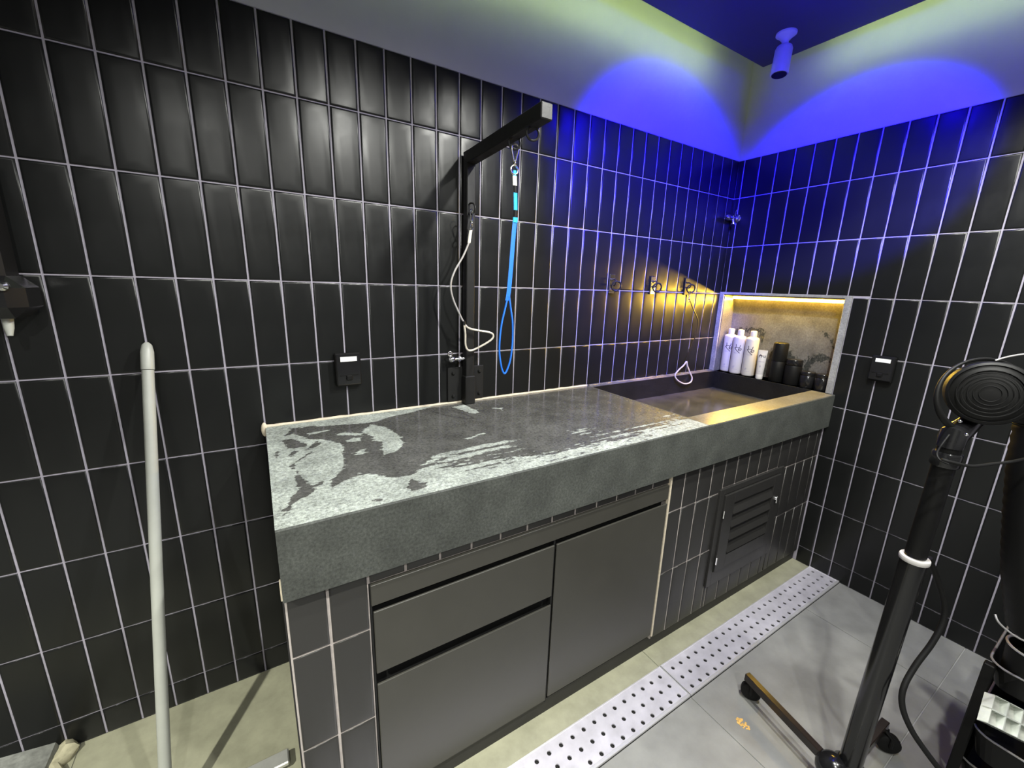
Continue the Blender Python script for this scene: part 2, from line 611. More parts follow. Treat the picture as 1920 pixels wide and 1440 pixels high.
# niche back slab with damp stains (y, z outlines)
nst = [[(-0.05, 1.36), (-0.10, 1.40), (-0.22, 1.42), (-0.27, 1.40), (-0.29, 1.34), (-0.26, 1.30), (-0.24, 1.37), (-0.12, 1.37), (-0.08, 1.12), (-0.05, 1.12)],
       [(-0.33, 1.27), (-0.36, 1.31), (-0.42, 1.33), (-0.47, 1.26), (-0.52, 1.23), (-0.57, 1.18), (-0.57, 1.10), (-0.30, 1.10)],
       [(-0.53, 1.22), (-0.58, 1.28), (-0.64, 1.30), (-0.68, 1.27), (-0.66, 1.24), (-0.61, 1.25), (-0.58, 1.20), (-0.62, 1.16), (-0.70, 1.14), (-0.70, 1.10), (-0.53, 1.10)],
       [(-0.62, 1.43), (-0.66, 1.40), (-0.70, 1.33), (-0.69, 1.32), (-0.64, 1.39), (-0.60, 1.42)],
       [(-0.71, 1.10), (-0.71, 1.36), (-0.74, 1.42), (-0.74, 1.10)]]
def nwet(yy, zz):
    d = np.full(yy.shape, -1e9)
    for p in nst:
        d = np.maximum(d, sdf(yy, zz, p))
    return d - 0.004
grid_obj('niche_back_slab', M['stoneniche'], wall_right, np.linspace(NY1, NY0, 90), np.linspace(NZ0, NZ1, 70), lambda u, v: (ND - 0.003, u, v), nwet)
mb = MB()
FO = (-0.768, -0.002, 1.640)
mb.box((-0.012, FO[0], CZ + 0.001), (0.012, NY0 + 0.002, FO[2]), 0, ch=0.002)
mb.box((-0.012, NY1 - 0.002, CZ + 0.001), (0.012, FO[1], FO[2]), 0, ch=0.002)
mb.box((-0.012, NY0, NZ1 - 0.002), (0.012, NY1, FO[2]), 0, ch=0.002)
M['nicheframe'] = stone_mat('niche_frame_stone', (0.30, 0.30, 0.30), WETC, False, 0.0, lo=0.75, hi=1.2)
mb.build('niche_frame', M['nicheframe'], wall_right)

led = thing('niche_light_bar', 'glowing warm yellow light bar along the top of the wall niche', 'light bar', (0.10, -0.36, 1.60))
MB().box((0.096, -0.712, 1.6165), (0.126, -0.040, 1.6205)).build('channel', M['alu'], led)
mb = MB()
mb.tube([(0.100, -0.034, 1.6065), (0.100, -0.708, 1.6065)], 0.0090, 32)
mb.build('diffuser', M['led'], led, smooth=True)

# ------------------------------------------------------------------ floor
floor = struct(MB().box((-5.0, -3.4, -0.10), (0.2, 0.0, -0.004)).build('floor', M['floorjoint']))
def ftile(x0, x1, y0, y1, mat, g=0.004):
    b = MB()
    b.box((x0 + g / 2, y0 + g / 2, -0.006), (x1 - g / 2, y1 - g / 2, 0.0), ch=0.0008)
    b.build('floor_tile', mat, floor)
GY0, GY1 = -1.002, -0.842
for xa, xb in ((-1.39, 0.0), (-2.37, -1.39), (-2.79, -2.37)):
    ftile(xa, xb, GY1, -0.742, M['olive'], 0.003)
ftile(-3.46, -2.79, -0.842, 0.0, M['olive'], 0.002)
ftile(-5.0, -3.46, -0.842, 0.0, M['olive'], 0.002)
xs = [0.0, -0.41, -1.39, -2.37, -3.35, -4.33, -5.0]
ys = [GY0, -1.52, -2.04, -2.56, -3.08, -3.4]
for i in range(len(xs) - 1):
    for j in range(len(ys) - 1):
        ftile(xs[i + 1], xs[i], ys[j + 1], ys[j], M['floor'])
MB().box((-5.0, GY0, -0.0045), (0.0, GY1, -0.0035)).build('channel_shade_plate', M['black'], floor)  # flat black plate under the holes, shade of the channel depth as colour

# drain covers with punched holes
def drain_cover(x0, x1, label):
    t = thing('drain_cover', label, 'drain cover', ((x0 + x1) / 2, -0.922, 0), 'stainless drain covers in the floor channel')
    n = round((x1 - x0) / 0.0553)
    px = (x1 - x0 - 0.03) / n
    ya, yb = GY0 + 0.012, GY1 - 0.004
    yr = [ya, -0.9525, -0.9035, yb]
    yc = [-0.976, -0.928, -0.879]
    b = MB()
    zt, zb = 0.006, 0.001
    xe0 = x0 + 0.015
    b.add([(x0 + .004, ya, zt), (xe0, ya, zt), (xe0, yb, zt), (x0 + .004, yb, zt)], [(0, 1, 2, 3)])
    b.add([(xe0 + n * px, ya, zt), (x1 - .004, ya, zt), (x1 - .004, yb, zt), (xe0 + n * px, yb, zt)], [(0, 1, 2, 3)])
    for i in range(n):
        xa, xb = xe0 + i * px, xe0 + (i + 1) * px
        xc = (xa + xb) / 2
        for j in range(3):
            y0, y1, cy = yr[j], yr[j + 1], yc[j]
            sq = [(xb, cy), (xb, y1), (xc, y1), (xa, y1), (xa, cy), (xa, y0), (xc, y0), (xb, y0)]
            r = 0.0086
            oc = [(xc + r * math.cos(k * math.pi / 4), cy + r * math.sin(k * math.pi / 4)) for k in range(8)]
            vs = [(*p, zt) for p in sq] + [(*p, zt) for p in oc] + [(*p, zb) for p in oc]
            fs = [(k, (k + 1) % 8, 8 + (k + 1) % 8, 8 + k) for k in range(8)] + [(8 + k, 8 + (k + 1) % 8, 16 + (k + 1) % 8, 16 + k) for k in range(8)]
            b.add(vs, fs)
    b.build('punched_plate', M['steel'], t)
    f = MB()
    f.box((x0 + 0.001, GY0 + 0.001, 0.0), (x1 - 0.001, GY0 + 0.012, 0.010), ch=0.001)
    f.box((x0 + 0.001, GY1 - 0.005, 0.0), (x1 - 0.001, GY1 - 0.001, 0.0075))
    f.box((x0 + 0.001, GY0 + 0.012, 0.0), (x0 + 0.005, GY1 - 0.005, 0.0085))
    f.box((x1 - 0.005, GY0 + 0.012, 0.0), (x1 - 0.001, GY1 - 0.005, 0.0085))
    f.build('rim', M['steelrim'], t)
drain_cover(-1.387, -0.003, 'perforated stainless drain cover reaching the right wall')
drain_cover(-2.775, -1.389, 'perforated stainless drain cover below the drawers, nearest the camera')

# ------------------------------------------------------------------ counter base, plinth, front tiles
FY = -0.757
base = thing('counter_base', 'tiled masonry base standing below the long stone washing counter', 'counter base', (-1.39, -0.4, 0))
mb = MB()
mb.box((CX0 + 0.002, FY, 0.066), (-2.590, -0.007, CB))
mb.box((-2.590, FY, 0.853), (-1.367, -0.007, CB))
mb.box((-1.367, FY, 0.066), (-0.001, -0.007, CB))
M['basegrout'] = pmat('warm_base_grout', (0.50, 0.45, 0.43), 0.9, var=0.15, vscale=40)
mb.build('masonry_core', M['basegrout'], base)
MB().box((CX0 + 0.002, -0.746, 0), (-0.001, -0.70, 0.066)).build('plinth', M['plinth'], base)
MB().box((CX0 - 0.002, FY + 0.006, 0.0), (CX0 + 0.0021, -0.004, CB - 0.002)).build('end_panel', M['plinth'], base)
BR = [CB + 0.0, 0.711, 0.406, 0.066]
def btile(x0, x1, z0, z1):
    tile(base, x0, x1, z0, z1, 'back', M['base_tile'], FY, 0.0074, 0.0066)
for x0, x1 in ((CX0 + 0.003, -2.690), (-2.690, -2.590)):
    for k in range(3):
        btile(x0, x1, BR[k + 1], BR[k])
for k in range(13):
    x0 = -2.590 + k * 0.1017
    if x0 + 0.05 > -1.367:
        break
    btile(x0, min(x0 + 0.1017, -1.3675), 0.853, CB)
VX0, VX1, VZ0, VZ1 = -0.988, -0.405, 0.195, 0.730
for k in range(14):
    x0 = -1.364 + k * W
    x1 = min(x0 + W, -0.002)
    if x0 > -0.01:
        break
    for q in range(3):
        z0, z1 = BR[q + 1], BR[q]
        a, b_ = max(x0, VX0), min(x1, VX1)
        if b_ - a < 0.002:
            btile(x0, x1, z0, z1)
            continue
        if q == 0:
            btile(x0, x1, BR[1] if (x0 < VX0 - 0.012 or x1 > VX1 + 0.012) else VZ1 + 0.001, z1)
            continue
        if x0 < VX0 - 0.012:
            btile(x0, VX0 + 0.001, z0, z1)
        if x1 > VX1 + 0.012:
            btile(VX1 - 0.001, x1, z0, z1)
        if q == 2:
            btile(a, b_, z0, VZ0 - 0.001)
mb = MB()
mb.box((-1.372, -0.768, 0.090), (-1.362, FY + 0.002, 0.890))
mb.build('filler_strip', M['cream'], base)

# cabinet
cab = thing('cabinet', 'dark bronze handleless cabinet built into the tiled base under the counter', 'cabinet', (-1.98, -0.5, 0.07))
mb = MB()
mb.box((-2.588, -0.7355, 0.070), (-1.3735, -0.03, 0.784))
mb.box((-2.588, -0.7585, 0.070), (-2.5835, -0.7355, 0.852))
mb.box((-1.9665, -0.7585, 0.070), (-1.9595, -0.7355, 0.784))
mb.build('carcass', M['cabdark'], cab)
MB().box((-2.586, -0.766, 0.786), (-1.374, -0.752, 0.850), ch=0.001).build('top_rail', M['cab'], cab)
MB().box((-2.582, -0.766, 0.559), (-1.968, -0.759, 0.765), ch=0.0015).build('drawer', M['cab'], cab)
MB().box((-2.582, -0.766, 0.088), (-1.968, -0.759, 0.521), ch=0.0015).build('drawer', M['cab'], cab)
MB().box((-1.958, -0.766, 0.098), (-1.374, -0.759, 0.765), ch=0.0015).build('door', M['cab'], cab)

# ventilation grille
vent = thing('vent_grille', 'dark square louvred access grille set in the base near the corner', 'vent', ((VX0 + VX1) / 2, FY, VZ0))
mb = MB()
y0, y1 = -0.770, -0.757
mb.box((VX0, y0, VZ0), (VX0 + 0.035, y1, VZ1), ch=0.001)
mb.box((VX1 - 0.035, y0, VZ0), (VX1, y1, VZ1), ch=0.001)
mb.box((VX0 + 0.035, y0, VZ1 - 0.03), (VX1 - 0.035, y1, VZ1), ch=0.001)
mb.box((VX0 + 0.035, y0, VZ0), (VX1 - 0.035, y1, VZ0 + 0.078), ch=0.001)
mb.build('outer_frame', M['base_tile'], vent)
fr = MB()
dx0, dx1, dz0, dz1 = VX0 + 0.039, VX1 - 0.039, VZ0 + 0.082, VZ1 - 0.034
lx0, lx1, lz0, lz1 = -0.868, -0.500, 0.350, 0.640
yd0, yd1 = -0.778, -0.760
fr.box((dx0, yd0, dz0), (lx0, yd1, dz1), ch=0.001)
fr.box((lx1, yd0, dz0), (dx1, yd1, dz1), ch=0.001)
fr.box((lx0, yd0, lz1), (lx1, yd1, dz1), ch=0.001)
fr.box((lx0, yd0, dz0), (lx1, yd1, lz0), ch=0.001)
door_ = fr.build('hinged_frame', M['base_tile'], vent)
MB().box((lx0, -0.7585, lz0), (lx1, -0.7575, lz1)).build('backing', M['black'], vent)
for k in range(4):
    zc = lz0 + (k + 0.5) * (lz1 - lz0) / 4
    T = Matrix.Translation(((lx0 + lx1) / 2, -0.769, zc)) @ Matrix.Rotation(math.radians(-22), 4, 'X')
    MB().box((-(lx1 - lx0) / 2, -0.002, -0.0285), ((lx1 - lx0) / 2, 0.002, 0.0285), T=T).build('slat', M['base_tile'], vent)
for z in (0.60, 0.345):
    mb = MB()
    mb.tube([(VX0 + 0.037, -0.781, z - 0.02), (VX0 + 0.037, -0.781, z + 0.02)], 0.005, 8)
    mb.build('hinge', M['chrome'], vent, smooth=True)
mb = MB()
mb.lathe([(0.010, 0), (0.010, 0.006), (0.006, 0.012)], 12, frame_to((0, -1, 0), (VX1 - 0.060, -0.778, 0.56)))
mb.tube([(VX1 - 0.060, -0.787, 0.575), (VX1 - 0.060, -0.787, 0.535)], 0.004, 8)
mb.build('latch', M['chrome'], vent, smooth=True)

# ------------------------------------------------------------------ stone worktop with basin
top = thing('stone_worktop', 'thick grey granite washing counter with damp blotches and a sunken basin', 'counter', (-1.39, -0.4, CB))
MAINWET = [(-2.704, -0.067), (-2.637, -0.07), (-2.583, -0.093), (-2.44, -0.126), (-2.172, -0.04), (-2.05, 0.03), (-1.623, 0.03), (-1.144, 0.03), (-1.1, -0.6), (-1.18, -0.66), (-1.55, -0.72), (-1.802, -0.735), (-1.962, -0.722), (-2.019, -0.715), (-2.116, -0.690), (-2.213, -0.690), (-2.266, -0.685), (-2.356, -0.651), (-2.288, -0.628), (-2.154, -0.617), (-2.084, -0.592), (-2.203, -0.583), (-2.307, -0.603), (-2.373, -0.621), (-2.435, -0.657), (-2.48, -0.649), (-2.499, -0.636), (-2.533, -0.587), (-2.565, -0.572), (-2.608, -0.604), (-2.644, -0.629), (-2.65, -0.614), (-2.608, -0.532), (-2.586, -0.48), (-2.582, -0.412), (-2.566, -0.352), (-2.569, -0.297), (-2.626, -0.234), (-2.668, -0.198), (-2.702, -0.125), (-2.732, -0.141)]
WET = [[(-2.74, -0.191), (-2.712, -0.181), (-2.668, -0.26), (-2.676, -0.283), (-2.708, -0.28), (-2.731, -0.266)], [(-2.679, -0.312), (-2.638, -0.242), (-2.627, -0.276), (-2.654, -0.307)], [(-2.72, -0.473), (-2.711, -0.498), (-2.711, -0.524), (-2.699, -0.555), (-2.704, -0.573), (-2.688, -0.591), (-2.662, -0.578), (-2.664, -0.593), (-2.688, -0.611), (-2.687, -0.628), (-2.705, -0.646), (-2.725, -0.656), (-2.744, -0.674), (-2.753, -0.705), (-2.772, -0.693), (-2.754, -0.683), (-2.744, -0.633), (-2.724, -0.598), (-2.725, -0.529)], [(-2.77, -0.302), (-2.755, -0.277), (-2.757, -0.337), (-2.767, -0.341)], [(-2.741, -0.347), (-2.712, -0.299), (-2.698, -0.323), (-2.716, -0.352)], [(-2.739, -0.43), (-2.662, -0.331), (-2.658, -0.34), (-2.718, -0.411), (-2.722, -0.462)], [(-2.774, -0.728), (-2.761, -0.713), (-2.769, -0.731)], [(-2.566, -0.751), (-2.538, -0.752), (-2.55, -0.762)], [(-2.44, -0.673), (-2.428, -0.705), (-2.41, -0.721), (-2.421, -0.751), (-2.46, -0.748), (-2.468, -0.726)]]
DRYP = [[(-2.481, -0.221), (-2.432, -0.149), (-2.39, -0.199), (-2.369, -0.309), (-2.382, -0.411), (-2.418, -0.464), (-2.467, -0.473), (-2.439, -0.363), (-2.457, -0.325), (-2.456, -0.281)], [(-2.552, -0.286), (-2.519, -0.269), (-2.496, -0.278), (-2.502, -0.312), (-2.549, -0.303)], [(-2.544, -0.415), (-2.526, -0.395), (-2.503, -0.392), (-2.523, -0.433)], [(-2.581, -0.207), (-2.537, -0.201), (-2.48, -0.234), (-2.489, -0.257)], [(-2.663, -0.15), (-2.589, -0.134), (-2.579, -0.15), (-2.654, -0.17)], [(-2.359, -0.583), (-2.256, -0.556), (-2.144, -0.533), (-2.046, -0.54), (-2.048, -0.556), (-2.191, -0.572), (-2.262, -0.57), (-2.364, -0.596)], [(-1.757, -0.58), (-1.731, -0.587), (-1.703, -0.612), (-1.739, -0.611)], [(-2.048, -0.069), (-1.982, -0.052), (-1.972, -0.197), (-2.009, -0.2)], [(-1.89, -0.161), (-1.842, -0.176), (-1.863, -0.205)], [(-2.165, -0.459), (-2.073, -0.432), (-2.078, -0.445), (-2.161, -0.466)]]
BX0, BX1, BY0, BY1, BZ = -1.172, -0.006, -0.668, -0.045, 0.968
XS = -1.182
def cwet(xx, yy):
    d = sdf(xx, yy, MAINWET)
    # streaks wiped along the counter thin the wet film towards the front edge
    for p in DRYP:
        d = np.minimum(d, -sdf(xx, yy, p))
    for p in WET:
        d = np.maximum(d, sdf(xx, yy, p))
    w_ = np.clip((-0.50 - yy) / 0.06, 0, 1) * np.clip((xx + 2.42) / 0.15, 0, 1)
    d = d * (1.6 - 1.25 * w_)
    d = np.clip(d, -0.05, 0.055)
    return d + np.where(d > 0, 0.010, -0.010) * (1 - 0.8 * w_)
grid_obj('work_slab_top', M['stonetop'], top, np.linspace(CX0, XS, 300), np.linspace(CYF + 0.004, -0.0065, 130), lambda u, v: (u, v, CZ), cwet)
mb = MB()
def slab(x0, x1):
    # sides and underside, open on top, with a small front chamfer
    vs = [(x0, CYF + .004, CZ), (x1, CYF + .004, CZ), (x0, CYF, CZ - .004), (x1, CYF, CZ - .004), (x0, CYF, CB), (x1, CYF, CB), (x0, -0.0065, CB), (x1, -0.0065, CB), (x0, -0.0065, CZ), (x1, -0.0065, CZ)]
    mb.add(vs, [(2, 3, 1, 0), (4, 5, 3, 2), (6, 7, 5, 4), (8, 9, 7, 6), (0, 8, 6, 4, 2), (1, 3, 5, 7, 9)])
slab(CX0, XS)
mb.build('work_slab', M['stoneside'], top)
mb = MB()
x0, x1 = XS + 0.0015, -0.001
slab(x0, x1)
mb.build('basin_slab', M['stoneside'], top)
mb = MB()
yf, yb = CYF + 0.004, -0.0065
o_ = [(x0, yf), (x1, yf), (x1, yb), (x0, yb)]
i_ = [(BX0, BY0), (BX1, BY0), (BX1, BY1), (BX0, BY1)]
mb.add([(*p, CZ) for p in o_] + [(*p, CZ) for p in i_], [(k, (k + 1) % 4, 4 + (k + 1) % 4, 4 + k) for k in range(4)])
mb.build('basin_rim', M['stonerim'], top)
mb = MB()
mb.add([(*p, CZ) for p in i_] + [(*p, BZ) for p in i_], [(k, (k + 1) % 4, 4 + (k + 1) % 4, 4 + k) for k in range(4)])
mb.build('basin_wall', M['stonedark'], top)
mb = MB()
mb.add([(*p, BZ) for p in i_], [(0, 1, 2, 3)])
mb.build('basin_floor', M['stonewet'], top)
mb = MB()
pts = [(CX0 + 0.002, -0.004, CZ + 0.004)]
n = 60
pp = [(CX0 + 0.002 + (1.60 * k / n), -0.007 + random.uniform(-.0012, .0012), CZ + 0.002) for k in range(n + 1)]
mb.tube(pp, [0.0065 + random.uniform(-.0012, .0012) for _ in pp], 8)
mb.sphere((CX0 - 0.004, -0.010, CZ - 0.008), 0.014, 10, 8, sc=(0.8, 0.5, 2.0))
mb.tube([(CX0 - 0.001, CYF + 0.012, 0.955), (CX0 - 0.001, CYF + 0.006, 0.902)], 0.0026, 6)
mb.build('sealant_bead', M['cream'], top, smooth=True)
mb = MB()
pp = [(-1.17 + (1.16 * k / 50), -0.009 + random.uniform(-.003, .002), CZ + 0.001) for k in range(51)]
mb.tube(pp, [0.006 + random.uniform(-.002, .003) for _ in pp], 7)
mb.build('basin_joint', M['stonerim'], top, smooth=True)

# ------------------------------------------------------------------ grooming arm on the wall
arm = thing('grooming_arm', 'black square-tube grooming arm bracketed to the wall above the counter', 'grooming arm', (-1.952, -0.03, CZ))
AX, AY = -1.955, -0.040
mb = MB()
mb.box((-2.047, -0.014, 1.098), (-1.862, -0.0062, 1.262), ch=0.002)
mb.build('wall_plate', M['blackmetal'], arm)
for x in (-2.020, -1.884):
    for z in (1.125, 1.235):
        mb = MB()
        mb.lathe([(0.009, 0), (0.009, 0.004), (0.005, 0.009)], 10, frame_to((0, -1, 0), (x, -0.014, z)))
        mb.build('bolt', M['blackmetal'], arm, smooth=True)
mb = MB()
# rear strap with a rounded top
prof = [(-0.024, 1.09), (0.024, 1.09), (0.024, 1.69)] + [(0.024 * math.cos(a), 1.69 + 0.026 * math.sin(a)) for a in [math.pi * k / 10 for k in range(1, 10)]] + [(-0.024, 1.69)]
vs = [(AX + 0.006 + x, -0.0145, z) for x, z in prof] + [(AX + 0.006 + x, -0.0205, z) for x, z in prof]
n = len(prof)
mb.add(vs, [tuple(range(n)), tuple(reversed(range(n, 2 * n)))] + [(k, n + k, n + (k + 1) % n, (k + 1) % n) for k in range(n)])
mb.build('back_strap', M['blackmetal'], arm)
for z in (1.52, 1.63):
    mb = MB()
    mb.lathe([(0.005, 0), (0.005, 0.002), (0.002, 0.004)], 8, frame_to((0, -1, 0), (AX + 0.022, -0.0205, z)))
    mb.build('rivet', M['chrome'], arm, smooth=True)
MB().box((AX - 0.020, AY - 0.020, 1.091), (AX + 0.020, AY + 0.0190, 2.176), ch=0.003).build('post', M['blackmetal'], arm)
MB().box((AX - 0.025, AY - 0.025, 1.0905), (AX + 0.025, AY + 0.0185, 1.225), ch=0.003).build('socket', M['blackmetal'], arm)
T = Matrix.Translation((AX, -0.062, 2.150)) @ Matrix.Rotation(math.radians(-1.6), 4, 'X')
mb = MB()
mb.box((-0.022, -0.525, -0.024), (0.022, 0.002, 0.024), T=T, ch=0.003)
mb.build('boom', M['blackmetal'], arm)
def ring(c, r, th, axis, seg=20, a0=0, a1=2 * math.pi):
    c = Vector(c)
    ax = Vector(axis).normalized()
    u = ax.orthogonal().normalized()
    v = ax.cross(u)
    full = abs(a1 - a0 - 2 * math.pi) < 1e-6
    k = seg if full else seg + 1
    return [c + (u * math.cos(a0 + (a1 - a0) * i / seg) + v * math.sin(a0 + (a1 - a0) * i / seg)) * r for i in range(k)]
for y in (-0.512, -0.400):
    mb = MB()
    mb.tube(ring((AX, y, 2.120), 0.020, 0, (0.35, 1, 0)), 0.0038, 8, True)
    mb.build('eye_ring', M['blackmetal'], arm, smooth=True)
mb = MB()
mb.tube(ring((AX - 0.006, AY - 0.032, 1.950), 0.022, 0, (1, 0.4, 0)), 0.0036, 8, True)
mb.build('eye_ring', M['blackmetal'], arm, smooth=True)
mb = MB()
mb.tube([(AX - 0.098, AY, 1.306), (AX - 0.02, AY, 1.306)], 0.008, 12)
mb.lathe([(0.010, 0), (0.014, 0.006), (0.014, 0.022), (0.010, 0.028)], 14, frame_to((1, 0, 0), (AX - 0.096, AY, 1.306)))
mb.lathe([(0.012, 0), (0.012, 0.014)], 6, frame_to((1, 0, 0), (AX - 0.055, AY, 1.306)))
mb.tube(ring((AX - 0.092, AY - 0.002, 1.332), 0.010, 0, (0, 1, 0)), 0.0025, 8, True)
mb.build('locking_pin', M['chrome'], arm, smooth=True)


def snap_hook(parent, p, mat, up=1.0, s=1.0, d=(1, 0, 0)):
    """pear-shaped snap hook hanging from p with a swivel eye below it"""
    p = Vector(p)
    d = Vector(d)
    z = Vector((0, 0, 1))
    loop = [(0, 0), (0.011, -0.006), (0.013, -0.020), (0.008, -0.040), (0.003, -0.055), (-0.003, -0.055), (-0.008, -0.040), (-0.013, -0.020), (-0.011, -0.006)]
    b = MB()
    b.tube(smooth_path([p + d * (x * s) + z * (y * s) for x, y in loop], 3, True), 0.0030 * s, 8, True)
    b.sphere(p + z * (-0.062 * s), 0.0065 * s, 10, 8)
    b.build('snap_hook', mat, parent, smooth=True)
    b = MB()
    b.tube(ring(p + z * (-0.083 * s), 0.0145 * s, 0, Vector((-d.y, d.x, 0))), 0.0032 * s, 8, True)
    b.build('swivel_ring', mat, parent, smooth=True)


LY = -0.400
leash = thing('blue_grooming_loop', 'bright blue grooming loop hanging from the wall arm', 'leash', (-1.955, LY, 2.13))
snap_hook(leash, (-1.953, LY, 2.118), M['brass'], s=1.0)
def strap(name, pts, wid, th, mat, parent):
    b = MB()
    b.tube(pts, 0.01, 8, flat=((1, 0, 0), wid / 2, (0, 1, 0), th / 2))
    return b.build(name, mat, parent, smooth=True)
strap('crimp_sleeve', [(-1.951, LY, 2.016), (-1.949, LY, 1.985)], 0.017, 0.008, M['ferrule'], leash)
strap('strap_end', [(-1.951, LY, 2.034), (-1.951, LY, 2.016)], 0.013, 0.006, M['cyan'], leash)
strap('black_keeper', [(-1.948, LY, 1.985), (-1.946, LY, 1.962)], 0.014, 0.008, M['mattplastic'], leash)
strap('webbing_tab', [(-1.946, LY, 1.962), (-1.943, LY, 1.904)], 0.0155, 0.005, M['cyan'], leash)
strap('slider', [(-1.943, LY, 1.904), (-1.943, LY, 1.880)], 0.016, 0.010, M['mattplastic'], leash)
strap('slider_tip', [(-1.943, LY, 1.880), (-1.944, LY, 1.862)], 0.020, 0.008, M['cyan'], leash)
strap('webbing', smooth_path([(-1.945, LY, 1.862), (-1.950, LY, 1.80), (-1.956, LY, 1.70), (-1.962, LY, 1.62), (-1.968, LY, 1.585)], 4), 0.018, 0.003, M['blue'], leash)
mb = MB()
mb.tube(smooth_path([(-1.966, LY, 1.60), (-1.978, LY, 1.55), (-1.990, LY, 1.50), (-1.997, LY, 1.44), (-1.9965, LY, 1.385), (-1.986, LY, 1.33), (-1.972, LY, 1.305), (-1.958, LY, 1.325), (-1.946, LY, 1.365), (-1.940, LY, 1.43), (-1.942, LY, 1.50), (-1.952, LY, 1.555), (-1.960, LY, 1.60)], 5), 0.0036, 8)
mb.build('loop', M['blue'], leash, smooth=True)

WY = -0.092
wl = thing('grey_wire_leash', 'grey coated wire leash hanging from the ring on the arm post', 'leash', (-1.97, WY, 1.95))
snap_hook(wl, (-1.969, WY, 1.944), M['chrome'], s=0.85, d=(0.8, 0.6, 0))
strap('crimp_sleeve', [(-1.972, WY, 1.862), (-1.980, WY, 1.810)], 0.014, 0.010, M['ferrule'], wl)
mb = MB()
mb.tube(smooth_path([(-1.980, WY, 1.812), (-2.007, WY, 1.755), (-2.047, WY, 1.690), (-2.064, WY, 1.635), (-2.054, WY, 1.578), (-2.022, WY, 1.510), (-2.001, WY, 1.473)], 6), 0.0042, 8)
mb.build('wire', M['wire'], wl, smooth=True)
mb = MB()
mb.tube(smooth_path([(-2.003, WY, 1.474), (-1.981, WY, 1.452), (-1.936, WY, 1.440), (-1.880, WY - .01, 1.430), (-1.861, WY - .012, 1.416), (-1.872, WY - .01, 1.395), (-1.921, WY, 1.366), (-1.964, WY, 1.351), (-1.985, WY, 1.356), (-1.995, WY, 1.381), (-1.996, WY, 1.428), (-2.003, WY, 1.472)], 6), 0.0046, 8)
mb.build('loop', M['clearwire'], wl, smooth=True)
mb = MB()
mb.lathe([(0.008, -0.008), (0.008, 0.008)], 10, Matrix.Translation((-2.003, WY, 1.474)))
mb.build('sliding_stop', M['rubber'], wl, smooth=True)

# three wall rings over the basin
wr_lab = ['wall ring plate with empty black ring, left of the three over the basin', 'wall ring plate with black ring, middle of the three over the basin', 'wall ring plate nearest the corner, holding a hanging leash']
for k, x in enumerate((-1.053, -0.714, -0.392)):
    t = thing('wall_ring', wr_lab[k], 'wall ring', (x, -0.006, 1.665), 'wall rings over the basin')
    mb = MB()
    mb.box((x - 0.020, -0.013, 1.615), (x + 0.020, -0.0062, 1.720), ch=0.002)
    mb.build('plate', M['chrome'] if k < 2 else M['blackmetal'], t)
    mb = MB()
    mb.tube(ring((x, -0.022, 1.675), 0.017, 0, (1, 0.1, 0.0), 12, 0, 2 * math.pi), 0.0042, 8, True)
    mb.build('staple', M['blackmetal'], t, smooth=True)
    mb = MB()
    mb.tube(ring((x + 0.006, -0.040, 1.655), 0.026, 0, (0.5, 1, 0.25)), 0.0048, 8, True)
    mb.build('ring', M['blackmetal'], t, smooth=True)
BY = -0.056
l3 = thing('black_leash', 'black strap leash with a pale wire loop hanging over the basin corner', 'leash', (-0.40, BY, 1.63))
snap_hook(l3, (-0.415, BY, 1.640), M['brass'], s=0.7)
strap('strap', smooth_path([(-0.41, BY, 1.590), (-0.385, BY, 1.56), (-0.351, BY, 1.520), (-0.305, BY, 1.470), (-0.288, BY, 1.430), (-0.295, BY, 1.368), (-0.319, BY, 1.298), (-0.345, BY, 1.245), (-0.358, BY, 1.185)], 6), 0.014, 0.004, M['mattplastic'], l3)
mb = MB()
mb.tube(smooth_path([(-0.360, BY, 1.184), (-0.385, BY, 1.158), (-0.428, BY, 1.132), (-0.460, BY, 1.099), (-0.436, BY - .004, 1.064), (-0.365, BY - .008, 1.033), (-0.300, BY - .008, 1.036), (-0.282, BY - .004, 1.065), (-0.307, BY, 1.104), (-0.345, BY, 1.155), (-0.356, BY, 1.184)], 6), 0.0048, 8)
mb.build('loop', M['clearwire'], l3, smooth=True)

# chrome valve in the corner
valve = thing('water_valve', 'small chrome water valve on the tiles near the room corner', 'valve', (-0.06, -0.04, 2.1))
mb = MB()
mb.lathe([(0.026, 0), (0.026, 0.004), (0.014, 0.010)], 16, frame_to((-1, 0, 0), (-0.0062, -0.045, 2.115)))
mb.lathe([(0.010, 0), (0.010, 0.03), (0.016, 0.032), (0.016, 0.052), (0.012, 0.054), (0.012, 0.07), (0.018, 0.072), (0.018, 0.094), (0.009, 0.097)], 14, frame_to((-1, 0, 0), (-0.012, -0.045, 2.113)))
mb.build('body', M['chrome'], valve, smooth=True)
mb = MB()
mb.lathe([(0.008, 0), (0.008, 0.022), (0.013, 0.024), (0.013, 0.034)], 12, frame_to((0.0, -0.25, -1), (-0.060, -0.050, 2.105)))
mb.build('outlet', M['chrome'], valve, smooth=True)
mb = MB()
mb.tube([(-0.108, -0.045, 2.113), (-0.150, -0.050, 2.108)], [0.007, 0.004], 8)
mb.build('spout_tip', M['chrome'], valve, smooth=True)
mb = MB()
mb.tube([(-0.034, -0.045, 2.120), (-0.034, -0.045, 2.150), (-0.020, -0.046, 2.166)], 0.004, 8)
mb.build('lever', M['chrome'], valve, smooth=True)

